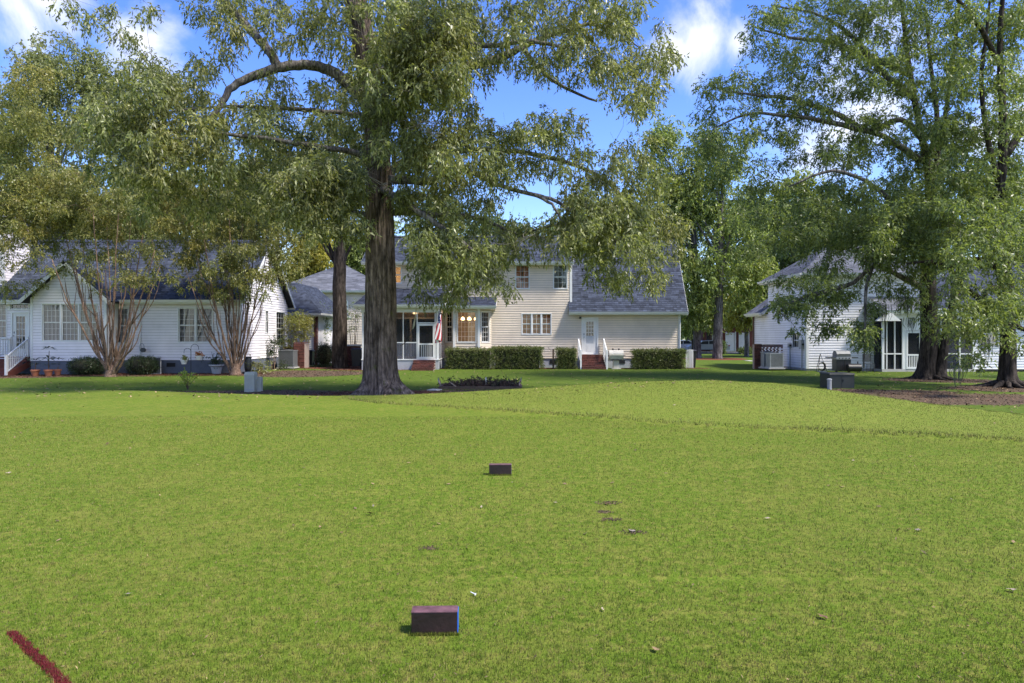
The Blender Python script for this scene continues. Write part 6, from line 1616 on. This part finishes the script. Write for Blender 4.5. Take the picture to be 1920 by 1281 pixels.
def plants():
    G1 = 'clipped hedges along the cream house'
    bush('thin reddish hedge below the bay window', 'hedge', 835, 924, 655, 690, 38.6, .9, HEDGE, 1100, True, zb=ZG, group=G1)
    bush('long clipped hedge left of the brown post', 'hedge', 922, 1018, 652.5, 690, 38.9, .9, HEDGE, 1500, True, zb=ZG, group=G1)
    bush('short clipped hedge between the brown post and the back steps', 'hedge', 1045, 1081, 655, 690, 38.9, .9, HEDGE, 700, True, zb=ZG, group=G1)
    bush('square clipped hedge at the right end of the cream house', 'hedge', 1187, 1285, 657.5, 692, 38.9, .9, HEDGE, 1500, True, zb=ZG, group=G1)
    G2 = 'round clipped bushes by the left house'
    bush('round dark bush under the gable window of the left house', 'bush', 117, 176, 671, 706, 32.6, 1.3, BUSHL, 700, group=G2)
    bush('round dark bush right of the first crape myrtle trunk', 'bush', 228, 282, 669, 704, 33.2, 1.2, BUSHL, 650, group=G2)
    bush('round bush between the garage wing and the tall dark trunk', 'bush', 588, 621, 644, 682, 41.3, 1.1, BUSHL, 450, group=G2)
    bush('small bush at the foot of the garage wing bin', 'bush', 1389, 1412, 652, 664, 70, 1, FARD, 200, L=.1, W=.06)
    bush('low dark shrub far off by the street, right of the pale trunks', 'bush', 1354, 1362, 640, 666, 70, .8, FARD, 120, L=.1, W=.06)
    # loose shrubs
    def shrub(label, name, px, base_z, Y, blobs, m, n=26, rad=.2, L=.08, W=.04, stemr=.02, k=10):
        x = X(px, Y); T = Thing(name, (x, Y, base_z), label, 'shrub'); cl = blob_clumps(blobs, Y); st = MB(); skel = []
        for i in range(k):
            c = cl[random.randrange(len(cl))]; add_limb(st, [(x + random.uniform(-.1, .1), Y, base_z, stemr), ((x + c[0]) / 2, (Y + c[1]) / 2, (base_z + c[2]) / 2 - .1, stemr * .7), (*c, stemr * .3)], 5, .01, skel)
        twigs(st, skel, cl, .008, 1, .15, .02); T.part('stem', st, BARKM)
        T.part('foliage', leaf_mesh('foliage', cl, n, L, W, m, T.loc, .2, rad, 6), None, kind='stuff')
    shrub('golden green shrub growing over the brick screen of the left house', 'shrub', 548, ZG, 40.6, [(560, 600, 28, 20, 60), (545, 630, 20, 25, 30), (572, 620, 14, 20, 20)], YELL, 60, .26)
    shrub('dark leafy vine against the gable wall near the air conditioner', 'shrub', 512, ZG, 38.4, [(512, 655, 8, 28, 22), (520, 640, 14, 8, 8), (530, 685, 14, 6, 8)], BUSHL, 36, .2)
    shrub('green shrub in front of the far cream house, left of the dark trunk', 'shrub', 605, ZG, 46, [(605, 600, 18, 30, 40), (600, 640, 14, 14, 20)], FARD, 50, .35)
    shrub('small tree right of the dark trunk with pale green leaves', 'shrub', 663, ZG, 47, [(665, 590, 14, 16, 16), (672, 575, 12, 10, 8), (655, 620, 8, 12, 6)], OAKR, 46, .35)
    shrub('agave-like clump of pale leaves beside the rain barrel', 'shrub', 487, tz(X(487, 34), 34), 34.2, [(483, 684, 10, 8, 10), (494, 690, 8, 4, 6)], MYRL, 24, .14, .22, .04)

def far_trees():
    G = 'tall trees beyond the houses'
    def bt(name, label, px, Y, h, r, blobs, m, bm, k=1.0, n=130, rad=.9, L=.24, W=.10, **kw):
        tree(name, label, px, Y, ZG, h, r, blob_clumps(blobs, Y, k * 1.5), m, bm, G, n, L * 1.15, W * 1.2, rad, **kw)
    bt('tall_tree', 'tall yellow green tree rising behind the left end of the left house', 95, 50, 22, .4, [(105, 120, 75, 60, 46), (60, 170, 60, 60, 30), (170, 150, 60, 60, 36), (110, 240, 110, 80, 70), (20, 260, 70, 90, 40), (200, 220, 60, 70, 34), (120, 360, 120, 60, 50)], OAKL, LIMB, .8, L=.2, W=.08, rad=.8)
    bt('pale_trunk_tree', 'leafy green tree with pale grey trunk, right of the pair on the mulch ring', 1345, 57, 18, X(968.5, 57), [(1350, 300, 55, 50, 30), (1310, 380, 60, 60, 36), (1380, 420, 60, 60, 36), (1340, 500, 70, 50, 40), (1390, 560, 40, 30, 16), (1300, 560, 30, 30, 12), (1420, 500, 40, 40, 18)], FARL, BARKG, .9, L=.22, W=.09, rad=.8, lean=.4)
    bt('pale_trunk_tree', 'leafy green tree with browner trunk, left of the pair on the mulch ring', 1308, 58, 19, X(967, 58), [(1250, 260, 40, 40, 22), (1240, 330, 45, 50, 28), (1290, 340, 50, 70, 34), (1260, 420, 50, 60, 36), (1260, 500, 50, 50, 26), (1300, 580, 30, 30, 14), (1330, 255, 24, 26, 10)], FARL, BARKG, .9, L=.22, W=.09, rad=.8, lean=-.5)
    bt('dark_trunk_tree', 'slender dark trunk standing in a red mulch ring between the left and middle houses', 637, 40.5, 15, X(974, 40.5), [(600, 330, 90, 60, 40), (560, 400, 50, 40, 24), (650, 360, 60, 60, 26), (690, 410, 30, 20, 8), (620, 260, 80, 50, 24)], OAKL, BARKD, .9, L=.17, W=.055, rad=.65)
    bt('background_tree', 'yellow leaved tree behind the gap beside the garage wing', 578, 66, 13, .2, [(580, 480, 34, 44, 40), (560, 520, 30, 24, 20), (600, 440, 30, 30, 16)], FARY, BARKG, 1, L=.26, W=.12)
    bt('background_tree', 'bright green tree behind the far cream house', 670, 76, 15, .3, [(675, 470, 40, 46, 46), (640, 480, 30, 40, 26), (700, 430, 40, 40, 20)], FARL, BARKD, 1, L=.28, W=.13)
    bt('background_tree', 'dark green tree behind the ridge of the left house', 330, 62, 18, .4, [(340, 380, 130, 70, 60), (440, 420, 90, 60, 40), (250, 400, 80, 60, 30), (500, 360, 60, 70, 26)], FARD, BARKD, 1, L=.3, W=.14, rad=1.1)
    bt('background_tree', 'dark tree behind the chimney of the left house', 60, 66, 18, .4, [(60, 390, 110, 60, 50), (150, 410, 70, 40, 24), (-20, 330, 70, 80, 26), (100, 430, 60, 20, 16)], FARD, BARKD, 1, L=.3, W=.14, rad=1.1)
    bt('background_tree', 'broad green tree behind the ridge of the cream house', 900, 66, 14, .35, [(820, 400, 70, 40, 26), (930, 430, 80, 26, 26), (1080, 420, 80, 30, 26), (1180, 410, 50, 40, 20)], FARD, BARKD, .9, L=.28, W=.13, rad=1.0)
    bt('background_tree', 'bright green tree filling the gap left of the right house', 1430, 72, 17, .35, [(1430, 400, 60, 60, 40), (1480, 430, 60, 60, 36), (1400, 500, 50, 60, 36), (1450, 540, 40, 50, 26), (1500, 370, 60, 50, 28)], FARL, BARKD, 1, L=.28, W=.13, rad=1.0)
    bt('background_tree', 'deep green tree just behind the hipped roof of the right house', 1560, 60, 16, .35, [(1560, 420, 80, 60, 46), (1650, 430, 70, 60, 36), (1490, 480, 40, 50, 20), (1740, 400, 70, 70, 30)], FARD, BARKD, 1, L=.28, W=.13, rad=1.0)
    bt('background_tree', 'tall tree behind the far right roof', 1850, 62, 18, .35, [(1850, 380, 90, 80, 46), (1920, 440, 70, 60, 30), (1780, 300, 60, 60, 20)], FARD, BARKD, 1, L=.28, W=.13, rad=1.0)
    bt('background_tree', 'low yellow green tree hanging over the red brick garage', 1400, 63, 9, .2, [(1400, 570, 34, 26, 24), (1430, 590, 20, 24, 14), (1380, 600, 20, 18, 10)], FARY, BARKG, 1, L=.2, W=.09, rad=.7)
    bt('background_tree', 'small dark tree behind the two pale trunks', 1300, 72, 8, .2, [(1290, 590, 30, 34, 30), (1340, 590, 30, 30, 24), (1320, 560, 40, 30, 24)], FARL, BARKD, 1, L=.24, W=.11, rad=.8)
    bt('background_tree', 'broad light green tree closing the gap beyond the pale trunk pair', 1330, 82, 15, .35, [(1330, 400, 90, 70, 46), (1250, 470, 50, 70, 26), (1400, 480, 60, 90, 36), (1320, 560, 80, 40, 26), (1480, 520, 40, 60, 18)], FARD, BARKD, 1, L=.3, W=.15, rad=1.2)
    bt('background_tree', 'mid green tree behind the middle of the left house roof', 200, 58, 17, .35, [(200, 410, 90, 40, 30), (130, 340, 60, 60, 10), (280, 360, 60, 60, 16), (260, 430, 90, 25, 24)], OAKL, BARKD, 1, L=.26, W=.12, rad=1.0)
    bt('background_tree', 'mid green tree above the garage wing of the left house', 520, 60, 16, .35, [(480, 330, 80, 80, 46), (560, 350, 60, 60, 34), (640, 330, 60, 70, 30), (420, 420, 60, 30, 16)], OAKL, BARKD, 1, L=.26, W=.12, rad=1.0)
    # edge tree on the left, half outside the picture
    tree('yellowing_tree', 'yellowing fine-leaved tree at the left edge in front of the house', -40, 32, ZG, 9.5, .14, blob_clumps([(0, 220, 90, 70, 40), (50, 330, 80, 80, 44), (-40, 400, 110, 110, 40), (30, 430, 60, 50, 20), (20, 540, 30, 16, 5), (40, 250, 60, 60, 40), (100, 380, 70, 60, 50), (60, 160, 50, 40, 16)], 32, 1.15), YELL, BARKM, None, 200, .10, .042, .42)
    # far wood line closing the view
    cl = []
    for i in range(760):
        xx = random.uniform(-150, 150); yy = random.uniform(108, 135); hh = 6.5 + 3.5 * mnoise.noise((xx * .05, 3, 1)); cl.append((xx, yy, random.uniform(0, hh)))
    o = bpy.data.objects.new('woodland', leaf_mesh('woodland', cl, 80, .7, .4, FARD, (0, 0, 0), .3, 2.4, 6)); COL.objects.link(o)
    tag(o, 'far line of dark woodland beyond the street', 'wood', kind='stuff')

main_oak()
right_oaks()
MG = 'crape myrtles before the left house'
myrtle(208, 706, 31.6, 'crape myrtle with many fanning cinnamon stems before the gable window', ["4445554", "5566665", "5566665", "23333433", "11122321", "01001110"], 0, 0, 320,
       [(95, 480, 1), (120, 430, 1.1), (150, 440, 1), (175, 400, 1), (200, 420, 1), (222, 400, 1), (245, 410, 1), (268, 440, 1), (290, 470, 1.1), (140, 500, 1.6), (300, 500, 1.7)], MG, MYRL, 3)
myrtle(442, 701, 33.2, 'crape myrtle with many fanning cinnamon stems at the corner of the left house', ["5556664", "6777765", "6777775", "46788763", "24687641", "01454210"], 0, 7, 320,
       [(345, 500, 1.2), (380, 430, 1), (405, 420, 1), (430, 400, 1), (455, 420, 1), (480, 430, 1), (500, 470, 1), (508, 495, 1.4), (365, 540, 1.8), (420, 480, .8), (465, 470, .8)], MG, MYRL, 4)
plants()
far_trees()
random.seed(11)
